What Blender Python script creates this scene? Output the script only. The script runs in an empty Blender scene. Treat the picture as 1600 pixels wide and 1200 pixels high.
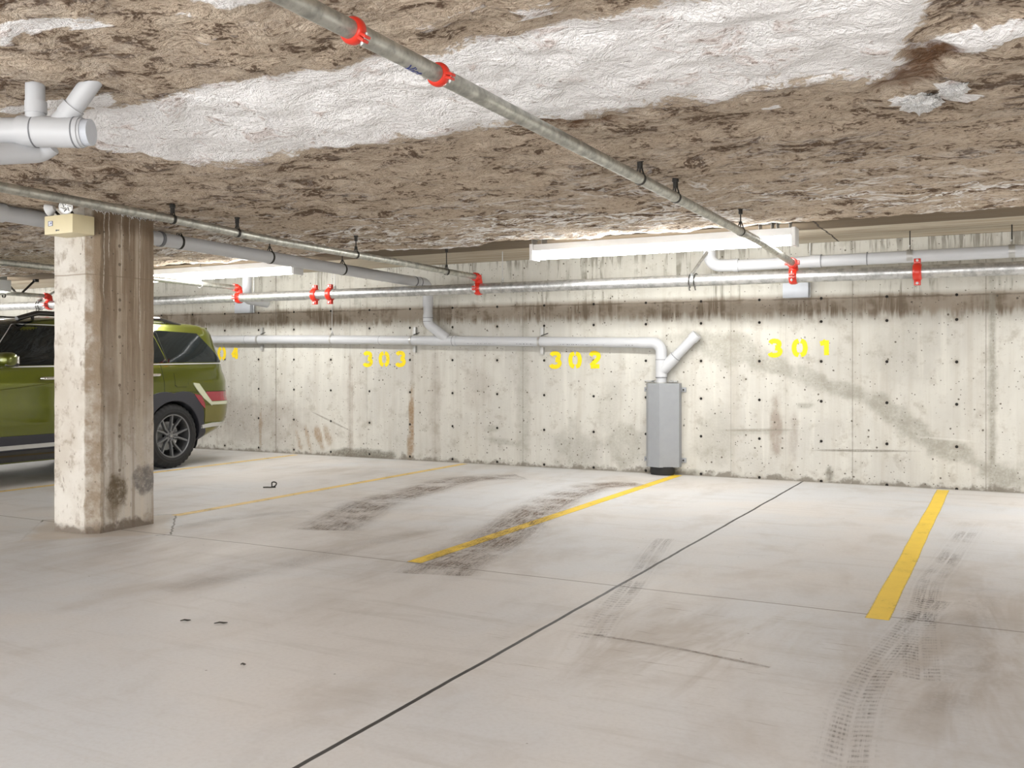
import bpy, bmesh, math, random
from mathutils import Vector, Matrix, noise

random.seed(7)
PI = math.pi
SC = bpy.context.scene
COL = SC.collection

# ------------------------------------------------------------------ measures
WALL = 9.8          # distance of the numbered wall
SOFFIT = 2.385      # bare concrete soffit beside the wall
EDGE = 8.05         # where the sprayed insulation stops
UMIN, UMAX, VMIN = -24.0, 7.0, -1.3


def main_z(u):
    return 1.975 - 0.005 * u


MAIN_V = 9.0


def ceil_z(v):
    if v < 3.8:                                         # the slab steps up towards the aisle
        return 2.262 + .147 * min(.7, 3.8 - v)
    t = min(1.0, max(0.0, (v - 5.0) / (EDGE - 5.0)))
    return 2.262 + 0.085 * t


# ------------------------------------------------------------------ node helper
class NT:
    def __init__(self, name):
        self.m = bpy.data.materials.new(name)
        self.m.use_nodes = True
        self.t = self.m.node_tree
        self.t.nodes.clear()
        self.out = self.t.nodes.new('ShaderNodeOutputMaterial')
        self._pos = None

    def n(self, typ, **kw):
        nd = self.t.nodes.new(typ)
        for k, v in kw.items():
            setattr(nd, k, v)
        return nd

    def put(self, sock, v):
        if isinstance(v, bpy.types.NodeSocket):
            self.t.links.new(v, sock)
        elif isinstance(v, (tuple, list)):
            v = tuple(v)
            if len(v) == 3 and len(sock.default_value) == 4:
                v = v + (1.0,)
            sock.default_value = v
        else:
            sock.default_value = v

    def math(self, op, a, b=0.0, c=0.0, clamp=False):
        nd = self.n('ShaderNodeMath', operation=op, use_clamp=clamp)
        for s, v in zip(nd.inputs, (a, b, c)):
            self.put(s, v)
        return nd.outputs[0]

    def add(self, a, b): return self.math('ADD', a, b)
    def sub(self, a, b): return self.math('SUBTRACT', a, b)
    def mul(self, a, b): return self.math('MULTIPLY', a, b)
    def mx(self, a, b): return self.math('MAXIMUM', a, b)
    def mn(self, a, b): return self.math('MINIMUM', a, b)
    def abs(self, a): return self.math('ABSOLUTE', a)

    def pos(self):
        if self._pos is None:
            g = self.n('ShaderNodeNewGeometry')
            self._pos = g.outputs['Position']
            s = self.n('ShaderNodeSeparateXYZ')
            self.put(s.inputs[0], self._pos)
            self.x, self.y, self.z = s.outputs
        return self._pos

    def obj(self):
        return self.n('ShaderNodeTexCoord').outputs['Object']

    def scale(self, vec, s):
        nd = self.n('ShaderNodeVectorMath', operation='MULTIPLY')
        self.put(nd.inputs[0], vec)
        nd.inputs[1].default_value = s
        return nd.outputs[0]

    def noise(self, vec, scale=5, detail=4, rough=0.55, dist=0.0):
        nd = self.n('ShaderNodeTexNoise')
        self.put(nd.inputs['Vector'], vec)
        nd.inputs['Scale'].default_value = scale
        nd.inputs['Detail'].default_value = min(detail, 4)
        nd.inputs['Roughness'].default_value = rough
        nd.inputs['Distortion'].default_value = dist
        return nd.outputs['Fac']

    def vor(self, vec, scale=5, out='Distance', feature='F1', rnd=1.0):
        nd = self.n('ShaderNodeTexVoronoi', feature=feature)
        self.put(nd.inputs['Vector'], vec)
        nd.inputs['Scale'].default_value = scale
        nd.inputs['Randomness'].default_value = rnd
        return nd.outputs[out]

    def ss(self, x, a, b, lo=0.0, hi=1.0):      # smooth ramp from a to b
        nd = self.n('ShaderNodeMapRange', interpolation_type='SMOOTHSTEP')
        self.put(nd.inputs[0], x)
        if b < a:
            a, b, lo, hi = b, a, hi, lo
        for i, v in enumerate((a, b, lo, hi)):
            nd.inputs[i + 1].default_value = v
        return nd.outputs[0]

    def mix(self, f, a, b, blend='MIX'):
        nd = self.n('ShaderNodeMix', data_type='RGBA', blend_type=blend)
        self.put(nd.inputs[0], f)
        self.put(nd.inputs[6], a)
        self.put(nd.inputs[7], b)
        return nd.outputs[2]

    def bump(self, h, dist=0.01, strength=1.0):
        nd = self.n('ShaderNodeBump')
        nd.inputs['Strength'].default_value = strength
        nd.inputs['Distance'].default_value = dist
        self.put(nd.inputs['Height'], h)
        return nd.outputs[0]

    def bsdf(self, color, rough=0.6, metal=0.0, normal=None, spec=0.5, coat=0.0, coat_rough=0.05):
        b = self.n('ShaderNodeBsdfPrincipled')
        self.put(b.inputs['Base Color'], color)
        self.put(b.inputs['Roughness'], rough)
        self.put(b.inputs['Metallic'], metal)
        self.put(b.inputs['Specular IOR Level'], spec)
        self.put(b.inputs['Coat Weight'], coat)
        self.put(b.inputs['Coat Roughness'], coat_rough)
        if normal is not None:
            self.put(b.inputs['Normal'], normal)
        self.b = b
        self.t.links.new(b.outputs[0], self.out.inputs[0])
        return self.m

    def ellipse(self, a, b, ca, cb, ra, rb, nz, amt=0.7, soft=0.5, rot=0.0):
        """noisy-edged elliptical stain: 1 inside, 0 outside"""
        da = self.sub(a, ca)
        db = self.sub(b, cb)
        if rot:
            c, s = math.cos(rot), math.sin(rot)
            da, db = (self.add(self.mul(da, c), self.mul(db, s)), self.sub(self.mul(db, c), self.mul(da, s)))
        p = self.math('POWER', self.mul(self.abs(da), 1 / ra), 2.0)
        q = self.math('POWER', self.mul(self.abs(db), 1 / rb), 2.0)
        d = self.math('SQRT', self.add(p, q))
        d = self.add(d, self.mul(self.sub(nz, 0.5), amt * 2))
        return self.ss(d, 1.0 + soft * 0.5, 1.0 - soft * 0.5)

    def attr(self, name):
        nd = self.n('ShaderNodeAttribute', attribute_name=name)
        return nd.outputs['Fac']

    def uv(self):
        nd = self.n('ShaderNodeUVMap')
        s = self.n('ShaderNodeSeparateXYZ')
        self.t.links.new(nd.outputs[0], s.inputs[0])
        return nd.outputs[0], s.outputs[0], s.outputs[1]


def plain(name, color, rough=0.5, metal=0.0, spec=0.5, coat=0.0, vary=0.08, nscale=12, bump=0.0):
    k = NT(name)
    v = k.obj()
    nz = k.noise(v, nscale, 3)
    dark = tuple(c * (1 - vary) for c in color)
    lite = tuple(min(1, c * (1 + vary)) for c in color)
    nb = k.bump(k.noise(v, nscale * 5, 4), bump) if bump else None
    return k.bsdf(k.mix(nz, dark, lite), rough, metal, nb, spec, coat)


def emit(name, color, strength):
    k = NT(name)
    e = k.n('ShaderNodeEmission')
    k.put(e.inputs[0], color)
    e.inputs[1].default_value = strength
    k.t.links.new(e.outputs[0], k.out.inputs[0])
    return k.m


# ------------------------------------------------------------------ materials of the setting
def mat_floor():
    k = NT('floor_concrete')
    p = k.pos()
    big = k.noise(p, 0.45, 5, 0.6, 0.4)
    mid = k.noise(k.scale(p, (1.0, 0.55, 1.0)), 2.2, 6, 0.65, 0.3)
    trowel = k.noise(k.scale(p, (0.6, 5.0, 1.0)), 1.6, 6, 0.65, 0.6)
    fine = k.noise(p, 55, 3, 0.6)
    col = k.mix(k.ss(big, 0.38, 0.64), (0.635, 0.61, 0.59), (0.60, 0.612, 0.632))
    col = k.mix(k.ss(mid, 0.48, 0.74, 0, 0.4), col, (0.43, 0.385, 0.335))
    col = k.mix(k.ss(trowel, 0.52, 0.72, 0, 0.28), col, (0.40, 0.37, 0.335))
    col = k.mix(k.ss(fine, 0.35, 0.8, 0, 0.18), col, (0.40, 0.37, 0.34))
    # dirt drifts in the bays and near the aisle
    drift = k.noise(k.scale(p, (2.6, 0.7, 1)), 1.3, 7, 0.7, 0.8)
    nz = k.noise(p, 3.0, 5, 0.7)
    for (cx, cy, rx, ry, a) in ((-4.2, 4.3, 1.3, 1.0, .2), (-5.4, 4.0, .8, .5, .26), (-5.0, 5.4, .5, .5, .45),
                                (-1.25, 3.9, .55, .6, .65), (-0.1, 4.4, .45, 1.3, .6), (-3.1, 5.3, .5, .8, .5),
                                (-6.9, 8.3, 2.2, .45, .35), (-3.4, 9.0, 1.0, .3, .3)):
        e = k.ellipse(k.x, k.y, cx, cy, rx, ry, nz, 0.6, 1.4)
        col = k.mix(k.mul(k.mul(e, a), k.ss(drift, 0.40, 0.66, .15, 1)), col, (0.36, 0.305, 0.25))
    # horizontal scrape marks in front of the bay nearest the camera
    scr = k.noise(k.scale(p, (1.6, 28, 1)), 2.4, 4, 0.6)
    zone = k.ellipse(k.x, k.y, -1.15, 3.85, .95, .85, nz, 0.5, 0.8)
    col = k.mix(k.mul(k.ss(scr, 0.62, 0.70), k.mul(zone, 0.75)), col, (0.24, 0.19, 0.15))
    # small specks
    cell = k.vor(p, 5.5)
    col = k.mix(k.ss(cell, 0.035, 0.018, 0, 0.75), col, (0.12, 0.10, 0.08))
    # pour line around the column: a diamond with a warmer fill
    ax = k.abs(k.add(k.x, 5.74))
    ay = k.abs(k.sub(k.y, 4.69))
    dia = k.add(ax, ay)
    inside = k.ss(k.add(dia, k.mul(k.sub(nz, .5), .25)), 0.70, 0.55)
    col = k.mix(k.mul(inside, 0.6), col, (0.50, 0.43, 0.355))
    wob = k.noise(p, 9, 5, 0.7)
    far = k.math('GREATER_THAN', k.y, 4.62)
    ring = k.ss(k.abs(k.sub(k.add(dia, k.mul(k.sub(wob, .5), 0.07)), 0.665)), 0.013, 0.006)
    col = k.mix(k.mul(ring, k.add(k.mul(far, 0.75), 0.1)), col, (0.10, 0.085, 0.07))
    # saw-cut cross joint
    jy = k.abs(k.sub(k.y, k.add(4.66, k.mul(k.noise(p, 1.2, 2), 0.03))))
    col = k.mix(k.ss(jy, 0.0075, 0.004, 0, 0.85), col, (0.16, 0.135, 0.11))
    # sealed black joint running from the wall to the camera
    jx = k.abs(k.add(k.add(k.x, 1.806), k.mul(k.sub(k.noise(k.scale(p, (0.2, 1, 1)), 2.3, 4, 0.6), .5), 0.018)))
    jm = k.ss(jx, 0.0115, 0.007)
    col = k.mix(jm, col, (0.028, 0.026, 0.024))
    # grime where the slab meets the wall
    edge = k.ss(k.add(k.y, k.mul(k.sub(wob, .5), .12)), 9.70, 9.80, 0, .5)
    col = k.mix(edge, col, (0.28, 0.25, 0.21))
    rough = k.ss(mid, 0.3, 0.7, 0.50, 0.64)
    nb = k.bump(k.sub(k.mul(fine, 0.25), jm), 0.004, 0.5)
    return k.bsdf(col, rough, 0, nb, 0.42)


def mat_wall():
    k = NT('wall_concrete')
    p = k.pos()
    x, z = k.x, k.z
    xz = k.scale(p, (1.0, 0.0, 1.0))
    tz = k.add(z, k.mul(k.add(x, 2.2), 0.0062))           # the lifts run very slightly out of level
    nb_ = k.noise(xz, 1.1, 4, 0.62, 0.3)
    nm = k.noise(xz, 6.0, 5, 0.7)
    nf = k.noise(xz, 40, 3, 0.65)
    st = k.noise(k.scale(p, (9.0, 0, 0.55)), 1.0, 6, 0.65)  # vertical board streaks
    col = k.mix(k.ss(nb_, 0.36, 0.66), (0.58, 0.568, 0.52), (0.50, 0.488, 0.45))
    col = k.mix(k.ss(st, 0.46, 0.72, 0, 0.5), col, (0.435, 0.405, 0.35))
    col = k.mix(k.ss(st, 0.46, 0.30, 0, 0.45), col, (0.66, 0.645, 0.585))
    col = k.mix(k.ss(nm, 0.52, 0.70, 0, 0.6), col, (0.36, 0.33, 0.28))
    col = k.mix(k.ss(nf, 0.62, 0.78, 0, 0.5), col, (0.33, 0.30, 0.26))
    # weathered band above the pour line
    drips = k.noise(k.scale(p, (14.0, 0, 1.1)), 1.0, 7, 0.72, 0.25)
    patch = k.noise(k.scale(p, (1.6, 0, 2.2)), 1.0, 5, 0.65)
    up = k.ss(tz, 1.80, 1.86)
    col = k.mix(k.mul(up, 0.30), col, (0.53, 0.525, 0.47))
    mold = k.mul(k.mul(up, k.ss(drips, 0.50, 0.66)), k.ss(patch, 0.42, 0.60))
    col = k.mix(k.mul(mold, 0.95), col, (0.235, 0.225, 0.185))
    top = k.mul(k.ss(tz, 2.22, 2.36), k.ss(drips, 0.50, 0.58))
    col = k.mix(k.mul(top, 0.8), col, (0.25, 0.235, 0.20))
    # brown damp under the pour line, with the main pipe's shadow painted in
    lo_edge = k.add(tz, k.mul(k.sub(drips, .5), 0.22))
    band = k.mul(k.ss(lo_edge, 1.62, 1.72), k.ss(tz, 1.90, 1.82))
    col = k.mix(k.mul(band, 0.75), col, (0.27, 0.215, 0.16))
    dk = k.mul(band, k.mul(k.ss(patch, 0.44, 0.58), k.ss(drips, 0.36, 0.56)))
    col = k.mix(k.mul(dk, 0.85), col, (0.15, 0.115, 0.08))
    # pour line
    pl = k.abs(k.sub(k.add(tz, k.mul(k.sub(nm, .5), 0.035)), 1.832))
    col = k.mix(k.mul(k.ss(pl, 0.012, 0.004, 0, 0.75), k.ss(patch, .35, .55, .25, 1)), col, (0.15, 0.12, 0.09))
    # form panel seams, each with a stained margin
    seam_ = k.attr('seam')
    col = k.mix(k.mul(k.attr('margin'), k.ss(nm, .36, .60)), col, (0.34, 0.31, 0.26))
    col = k.mix(k.mul(seam_, k.ss(nm, .25, .5, .4, 1)), col, (0.17, 0.155, 0.125))
    # damp patches stepping down to the floor, other stains, and the car's painted shadow
    brk = k.ss(k.add(k.mul(nf, .5), k.mul(nm, .5)), .34, .60, .5, 1)
    for a_, c_ in (('grey_damp', (0.285, 0.272, 0.23)), ('brown_stain_shade', (0.30, 0.25, 0.21)), ('rust_stain', (0.27, 0.17, 0.085)), ('black_grime', (0.14, 0.13, 0.10))):
        col = k.mix(k.mul(k.attr(a_), brk), col, c_)
    for (u, h, ra, rb, rot, a, c) in ((-1.25, .33, .42, .012, .03, .85, (0.20, 0.185, 0.155)), (-.50, .47, .22, .010, -.05, .4, (0.70, 0.69, 0.65)),
                                      (-7.75, .45, .32, .011, -.35, .7, (0.22, 0.20, 0.17)), (-2.25, .50, .34, .014, .04, .6, (0.25, 0.23, 0.19))):
        e = k.ellipse(x, z, u, h, ra, rb, nm, 0.55, 0.7, rot)
        col = k.mix(k.mul(e, k.mul(brk, a)), col, c)
    # grime at the foot
    ft = k.ss(k.add(z, k.mul(k.sub(nm, .5), .30)), 0.055, 0.0)
    col = k.mix(k.mul(ft, 0.8), col, (0.17, 0.15, 0.12))
    # blow holes
    w = k.n('ShaderNodeVectorMath', operation='ADD')
    k.put(w.inputs[0], xz)
    nd = k.n('ShaderNodeTexNoise')
    k.put(nd.inputs['Vector'], xz)
    nd.inputs['Scale'].default_value = 30
    sc = k.scale(nd.outputs['Color'], (.012, 0, .012))
    k.put(w.inputs[1], sc)
    bh = None
    for s, thr in ((9.0, .11), (21.0, .14)):
        dd = k.vor(w.outputs[0], s)
        m_ = k.mul(k.ss(dd, thr, thr * .55), k.ss(patch if s > 10 else nb_, .32, .48))
        bh = m_ if bh is None else k.mx(bh, m_)
    col = k.mix(k.mul(bh, 0.92), col, (0.11, 0.095, 0.075))
    # form-tie holes on a grid
    gx = k.math('FRACT', k.add(k.mul(k.add(x, 2.243), 1 / 0.611), 100.5))
    gz = k.math('FRACT', k.add(k.mul(k.sub(tz, 0.015), 1 / 0.397), 100.5))
    dx = k.mul(k.sub(gx, .5), .611)
    dz = k.mul(k.sub(gz, .5), .397)
    r = k.math('SQRT', k.add(k.mul(dx, dx), k.mul(dz, dz)))
    low = k.math('LESS_THAN', tz, 1.75)
    hole = k.mul(k.ss(r, .0165, .012), low)
    halo = k.mul(k.mul(k.ss(r, .05, .015), low), k.ss(nm, .4, .6))
    # the row of ties at the pour line
    dz2 = k.sub(tz, 1.835)
    r2 = k.math('SQRT', k.add(k.mul(dx, dx), k.mul(dz2, dz2)))
    hole = k.mx(hole, k.ss(r2, .016, .011))
    col = k.mix(k.mul(halo, .5), col, (0.33, 0.29, 0.24))
    col = k.mix(hole, col, (0.022, 0.02, 0.018))
    return k.bsdf(col, 0.85, 0, k.bump(k.sub(k.mul(nf, .4), k.mul(hole, 1.5)), 0.010, 0.6), 0.25)


def mat_soffit():
    k = NT('soffit_concrete')
    p = k.pos()
    st = k.noise(k.scale(p, (0.8, 12, 1)), 1.5, 5, 0.6, .4)
    n2 = k.noise(p, 2.5, 5)
    col = k.mix(k.ss(st, .35, .68), (0.57, 0.52, 0.42), (0.42, 0.345, 0.25))
    col = k.mix(k.ss(n2, .55, .75, 0, .4), col, (0.36, 0.29, 0.2))
    # a darker strip next to the insulation
    dk = k.ss(k.add(k.y, k.mul(k.sub(n2, .5), .06)), 8.86, 8.80)
    col = k.mix(k.mul(dk, .88), col, (0.115, 0.082, 0.05))
    # crack running out from the wall
    cr = k.abs(k.add(k.sub(k.x, -1.46), k.mul(k.sub(k.noise(p, 4, 5, .7), .5), .06)))
    col = k.mix(k.ss(cr, .012, .004), col, (0.05, 0.04, 0.03))
    rag = k.ss(k.add(k.y, k.mul(k.sub(k.noise(p, 14, 5, .75), .5), .10)), 9.76, 9.80, 0, .7)
    col = k.mix(rag, col, (0.16, 0.14, 0.11))
    return k.bsdf(col, .85, 0, k.bump(st, .006, .5), .25)


def mat_insulation():
    k = NT('sprayed_insulation')
    p = k.pos()
    n1 = k.noise(p, 1.5, 4, 0.65, 0.5)
    n2 = k.noise(k.scale(p, (1.0, 1.25, 1.0)), 5.0, 7, 0.74, 0.7)
    n3 = k.noise(p, 34, 4, 0.7, 0.5)
    col = k.mix(k.ss(n1, .34, .66), (0.545, 0.445, 0.345), (0.40, 0.32, 0.245))
    col = k.mix(k.ss(n2, .50, .40, 0, .65), col, (0.66, 0.565, 0.455))
    fleck = k.add(k.mul(n2, .62), k.add(k.mul(n3, .26), k.mul(n1, .16)))
    col = k.mix(k.ss(fleck, .535, .59, 0, .95), col, (0.115, 0.075, 0.05))
    col = k.mix(k.ss(n3, .50, .66, 0, .55), col, (0.21, 0.155, 0.115))
    col = k.mix(k.ss(n3, .46, .34, 0, .35), col, (0.68, 0.60, 0.50))
    # loose white fibres, thickened near the lamps to paint in lit ridges
    fib = k.noise(k.scale(p, (0.8, 1.6, 1)), 1.9, 6, 0.70, 1.2)
    rid = k.ss(k.abs(k.sub(fib, .5)), .040, .008)
    nearw = k.ss(k.y, 4.2, 7.2, .08, 1.0)
    col = k.mix(k.mul(k.mul(rid, k.ss(n1, .40, .54)), nearw), col, (0.88, 0.86, 0.84))
    white = k.ss(k.add(k.attr('coat'), k.mul(k.sub(k.add(k.mul(n2, .6), k.mul(n3, .4)), .5), 1.5)), .40, .56)
    wcol = k.mix(k.ss(n2, .55, .68, 0, .6), (0.93, 0.92, 0.92), (0.66, 0.55, 0.51))
    wcol = k.mix(k.ss(k.add(k.mul(n3, .6), k.mul(n2, .4)), .565, .66, 0, .8), wcol, (0.33, 0.25, 0.215))
    col = k.mix(white, col, wcol)
    col = k.mix(k.mul(k.attr('torn'), k.ss(n2, .3, .6, .5, 1)), col, (0.17, 0.095, 0.055))
    h = k.add(k.mul(n2, 1.0), k.mul(n3, .55))
    return k.bsdf(col, .95, 0, k.bump(h, .05, .8), .08)


def mat_column():
    k = NT('column_concrete')
    p = k.pos()
    x, y, z = k.x, k.y, k.z
    nm = k.noise(p, 7, 6, .7)
    nf = k.noise(p, 38, 4, .7)
    st = k.noise(k.scale(p, (12, 12, .5)), 1.0, 6, .65)
    nb_ = k.noise(p, 2.2, 5, .6)
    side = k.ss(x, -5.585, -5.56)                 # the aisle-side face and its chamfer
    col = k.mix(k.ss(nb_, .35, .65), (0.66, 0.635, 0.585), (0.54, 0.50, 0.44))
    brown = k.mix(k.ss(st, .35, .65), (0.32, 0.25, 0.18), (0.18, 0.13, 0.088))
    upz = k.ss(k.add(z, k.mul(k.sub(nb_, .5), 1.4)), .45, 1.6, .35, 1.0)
    col = k.mix(k.mul(side, upz), col, brown)  # brown stain and the side face's shade, painted together, strongest higher up
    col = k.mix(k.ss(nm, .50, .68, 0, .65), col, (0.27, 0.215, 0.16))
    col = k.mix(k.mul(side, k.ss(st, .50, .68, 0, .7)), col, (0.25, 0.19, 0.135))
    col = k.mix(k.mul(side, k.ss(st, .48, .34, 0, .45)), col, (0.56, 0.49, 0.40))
    col = k.mix(k.ss(k.noise(k.scale(p, (1, 1, .35)), 21, 4, .7), .60, .70, 0, .7), col, (0.20, 0.155, 0.115))
    # rough chamfer
    ch = k.mx(k.ss(k.sub(x, k.sub(y, 4.43)), -5.622, -5.610), k.mul(side, k.ss(k.add(y, k.mul(k.sub(nm, .5), .06)), 4.535, 4.51)))
    col = k.mix(k.mul(ch, k.ss(nm, .34, .62, .25, .85)), col, (0.28, 0.215, 0.15))
    # branch pipe's shadow painted across the column head
    hd = k.mul(side, k.ss(k.add(z, k.mul(k.sub(st, .5), .25)), 2.02, 2.16))
    col = k.mix(k.mul(hd, .75), col, (0.14, 0.095, 0.06))
    # lime runs
    wz = k.noise(k.scale(p, (0, 0, 1)), 5, 3)
    for (vy, z0, a) in ((4.525, 1.62, .9), (4.565, 1.92, .9), (4.67, 1.75, .7), (4.83, 1.30, .8), (4.74, 2.0, .5)):
        d = k.abs(k.add(k.sub(y, vy), k.mul(k.sub(wz, .5), .03)))
        m_ = k.mul(k.ss(d, .006, .003), k.mul(k.ss(z, z0 - .05, z0 + .05), side))
        col = k.mix(k.mul(m_, k.mul(k.ss(nf, .3, .6, .15, .8), a)), col, (0.66, 0.61, 0.52))
    # splash stains low on the face
    for (vy, h, ra, rb, a, c) in ((4.63, .27, .085, .13, .9, (0.11, 0.08, 0.045)), (4.88, .34, .10, .10, .85, (0.13, 0.12, 0.115)),
                                  (4.60, .14, .06, .06, .6, (0.20, 0.16, 0.11)), (4.66, .62, .02, .22, .55, (0.22, 0.18, 0.13)), (4.84, .85, .05, .5, .35, (0.3, .25, .19))):
        e = k.ellipse(y, z, vy, h, ra, rb, nm, .8, .5)
        col = k.mix(k.mul(k.mul(e, side), k.mul(k.ss(nf, .25, .6, .5, 1), a)), col, c)
    ft = k.ss(k.add(z, k.mul(k.sub(nm, .5), .22)), 0.075, 0.015)
    col = k.mix(k.mul(ft, .85), col, (0.13, 0.10, 0.075))
    # blow holes and plugged ties
    bh = k.mul(k.ss(k.vor(p, 16), .11, .06), k.ss(nb_, .42, .55))
    col = k.mix(k.mul(bh, .8), col, (0.13, 0.10, 0.08))
    for h in (.42, .66, .74, 1.02, 1.36, 1.55, 1.62, 1.87, 2.0):
        d = k.math('SQRT', k.add(k.math('POWER', k.sub(y, 4.655), 2.0), k.math('POWER', k.sub(z, h), 2.0)))
        col = k.mix(k.mul(k.ss(d, .014, .009), k.mul(side, .75)), col, (0.12, 0.09, 0.07))
    ln = k.abs(k.sub(z, k.add(1.775, k.mul(k.noise(p, 4, 4), .02))))
    col = k.mix(k.ss(ln, .006, .003, 0, .6), col, (0.22, 0.17, 0.12))
    return k.bsdf(col, .85, 0, k.bump(k.sub(k.add(k.mul(nf, .4), k.mul(k.mul(ch, nm), 1.5)), bh), .012, .7), .25)


def mat_galv(name, tint, rough=.38):
    k = NT(name)
    v = k.obj()
    n1 = k.noise(k.scale(v, (3, 3, 3)), 5, 5, .65)
    n2 = k.noise(v, 60, 4, .6)
    dark = tuple(c * .62 for c in tint)
    col = k.mix(k.ss(n1, .35, .7), tint, dark)
    col = k.mix(k.ss(n2, .6, .75, 0, .5), col, tuple(c * .45 for c in tint))
    return k.bsdf(col, k.ss(n1, .3, .7, rough - .06, rough + .14), .85, k.bump(n2, .001, .4), .5)


def mat_paint_mark(name, color, lo=.44, hi=.6, worn=.5):
    """road paint: worn through to the concrete in patches and at its edges"""
    k = NT(name)
    uv, s, t = k.uv()
    p = k.pos()
    n1 = k.noise(p, 5, 6, .7)
    n2 = k.noise(p, 70, 4, .7)
    col = k.mix(k.ss(n1, .35, .7), color, tuple(c * .93 for c in color))
    wear = k.ss(k.add(k.mul(n1, .6), k.mul(n2, .4)), lo, hi, 1.0, 1.0 - worn)
    edge = k.ss(k.add(k.abs(t), k.mul(k.sub(n2, .5), .35)), 1.0, .82)
    k.bsdf(col, .55, 0, None, .35)
    tr = k.n('ShaderNodeBsdfTransparent')
    mixs = k.n('ShaderNodeMixShader')
    k.put(mixs.inputs[0], k.mul(wear, edge))
    k.t.links.new(tr.outputs[0], mixs.inputs[1])
    k.t.links.new(k.b.outputs[0], mixs.inputs[2])
    k.t.links.new(mixs.outputs[0], k.out.inputs[0])
    return k.m


def mat_tyre_mark(name, color, strength, tread=0.0, arc=0.0, patchy=.5):
    """rubber and mud left on the slab: s runs along the mark in metres, t across it from -1 to 1"""
    k = NT(name)
    uv, s, t = k.uv()
    p = k.pos()
    n1 = k.noise(p, 2.6, 6, .7)
    n2 = k.noise(k.scale(uv, (1.2, 5.0, 1)), 3.0, 6, .7)
    n3 = k.noise(p, 60, 4, .7)
    a = k.ss(k.add(k.abs(t), k.mul(k.sub(n1, .5), 1.0)), 1.05, .35)
    a = k.mul(a, k.ss(n1, .5 - patchy * .3, .5 + patchy * .25, .12, 1))
    if tread:
        wv = k.math('SINE', k.add(k.mul(s, tread), k.add(k.mul(k.abs(t), 7.0), k.mul(n1, 4.0))))
        grv = k.ss(k.abs(k.math('SINE', k.mul(t, 4.7))), .12, .4)
        a = k.mul(a, k.mul(k.ss(wv, -.35, .6, .2, 1), k.mul(grv, k.ss(n2, .38, .60, .15, 1))))
    if arc:
        wv = k.math('SINE', k.add(k.mul(t, arc), k.add(k.mul(s, 2.0), k.mul(n2, 26.0))))
        a = k.mul(a, k.ss(wv, -.8, .8, .45, 1))
    a = k.mul(a, k.ss(n3, .32, .58, .25, 1))
    a = k.mul(a, strength)
    k.bsdf(color, .75, 0, None, .2)
    tr = k.n('ShaderNodeBsdfTransparent')
    mixs = k.n('ShaderNodeMixShader')
    k.put(mixs.inputs[0], a)
    k.t.links.new(tr.outputs[0], mixs.inputs[1])
    k.t.links.new(k.b.outputs[0], mixs.inputs[2])
    k.t.links.new(mixs.outputs[0], k.out.inputs[0])
    return k.m


def mat_car_paint():
    k = NT('olive_car_paint')
    v = k.obj()
    n = k.noise(v, 900, 2)
    col = k.mix(n, (0.085, 0.10, 0.004), (0.12, 0.135, 0.007))
    return k.bsdf(col, .30, .75, None, .5, 1.0, .03)


def mat_print():
    """broken ink line on the drain plastic"""
    k = NT('printed_ink_line')
    k.pos()
    n = k.noise(k.scale(k.pos(), (1, 0, 0)), 55, 2, .6)
    tall = k.noise(k.scale(k.pos(), (1, 0, 0)), 9, 2, .6)
    return k.bsdf(k.mix(k.mul(k.ss(n, .5, .56), k.ss(tall, .38, .46)), (0.51, 0.52, 0.545), (0.12, 0.12, 0.135)), .45)


def mat_pvc():
    k = NT('grey_drain_plastic')
    v = k.obj()
    n = k.noise(v, 4, 4)
    col = k.mix(n, (0.47, 0.485, 0.51), (0.55, 0.56, 0.58))
    return k.bsdf(col, .38, 0, None, .45)


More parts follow.
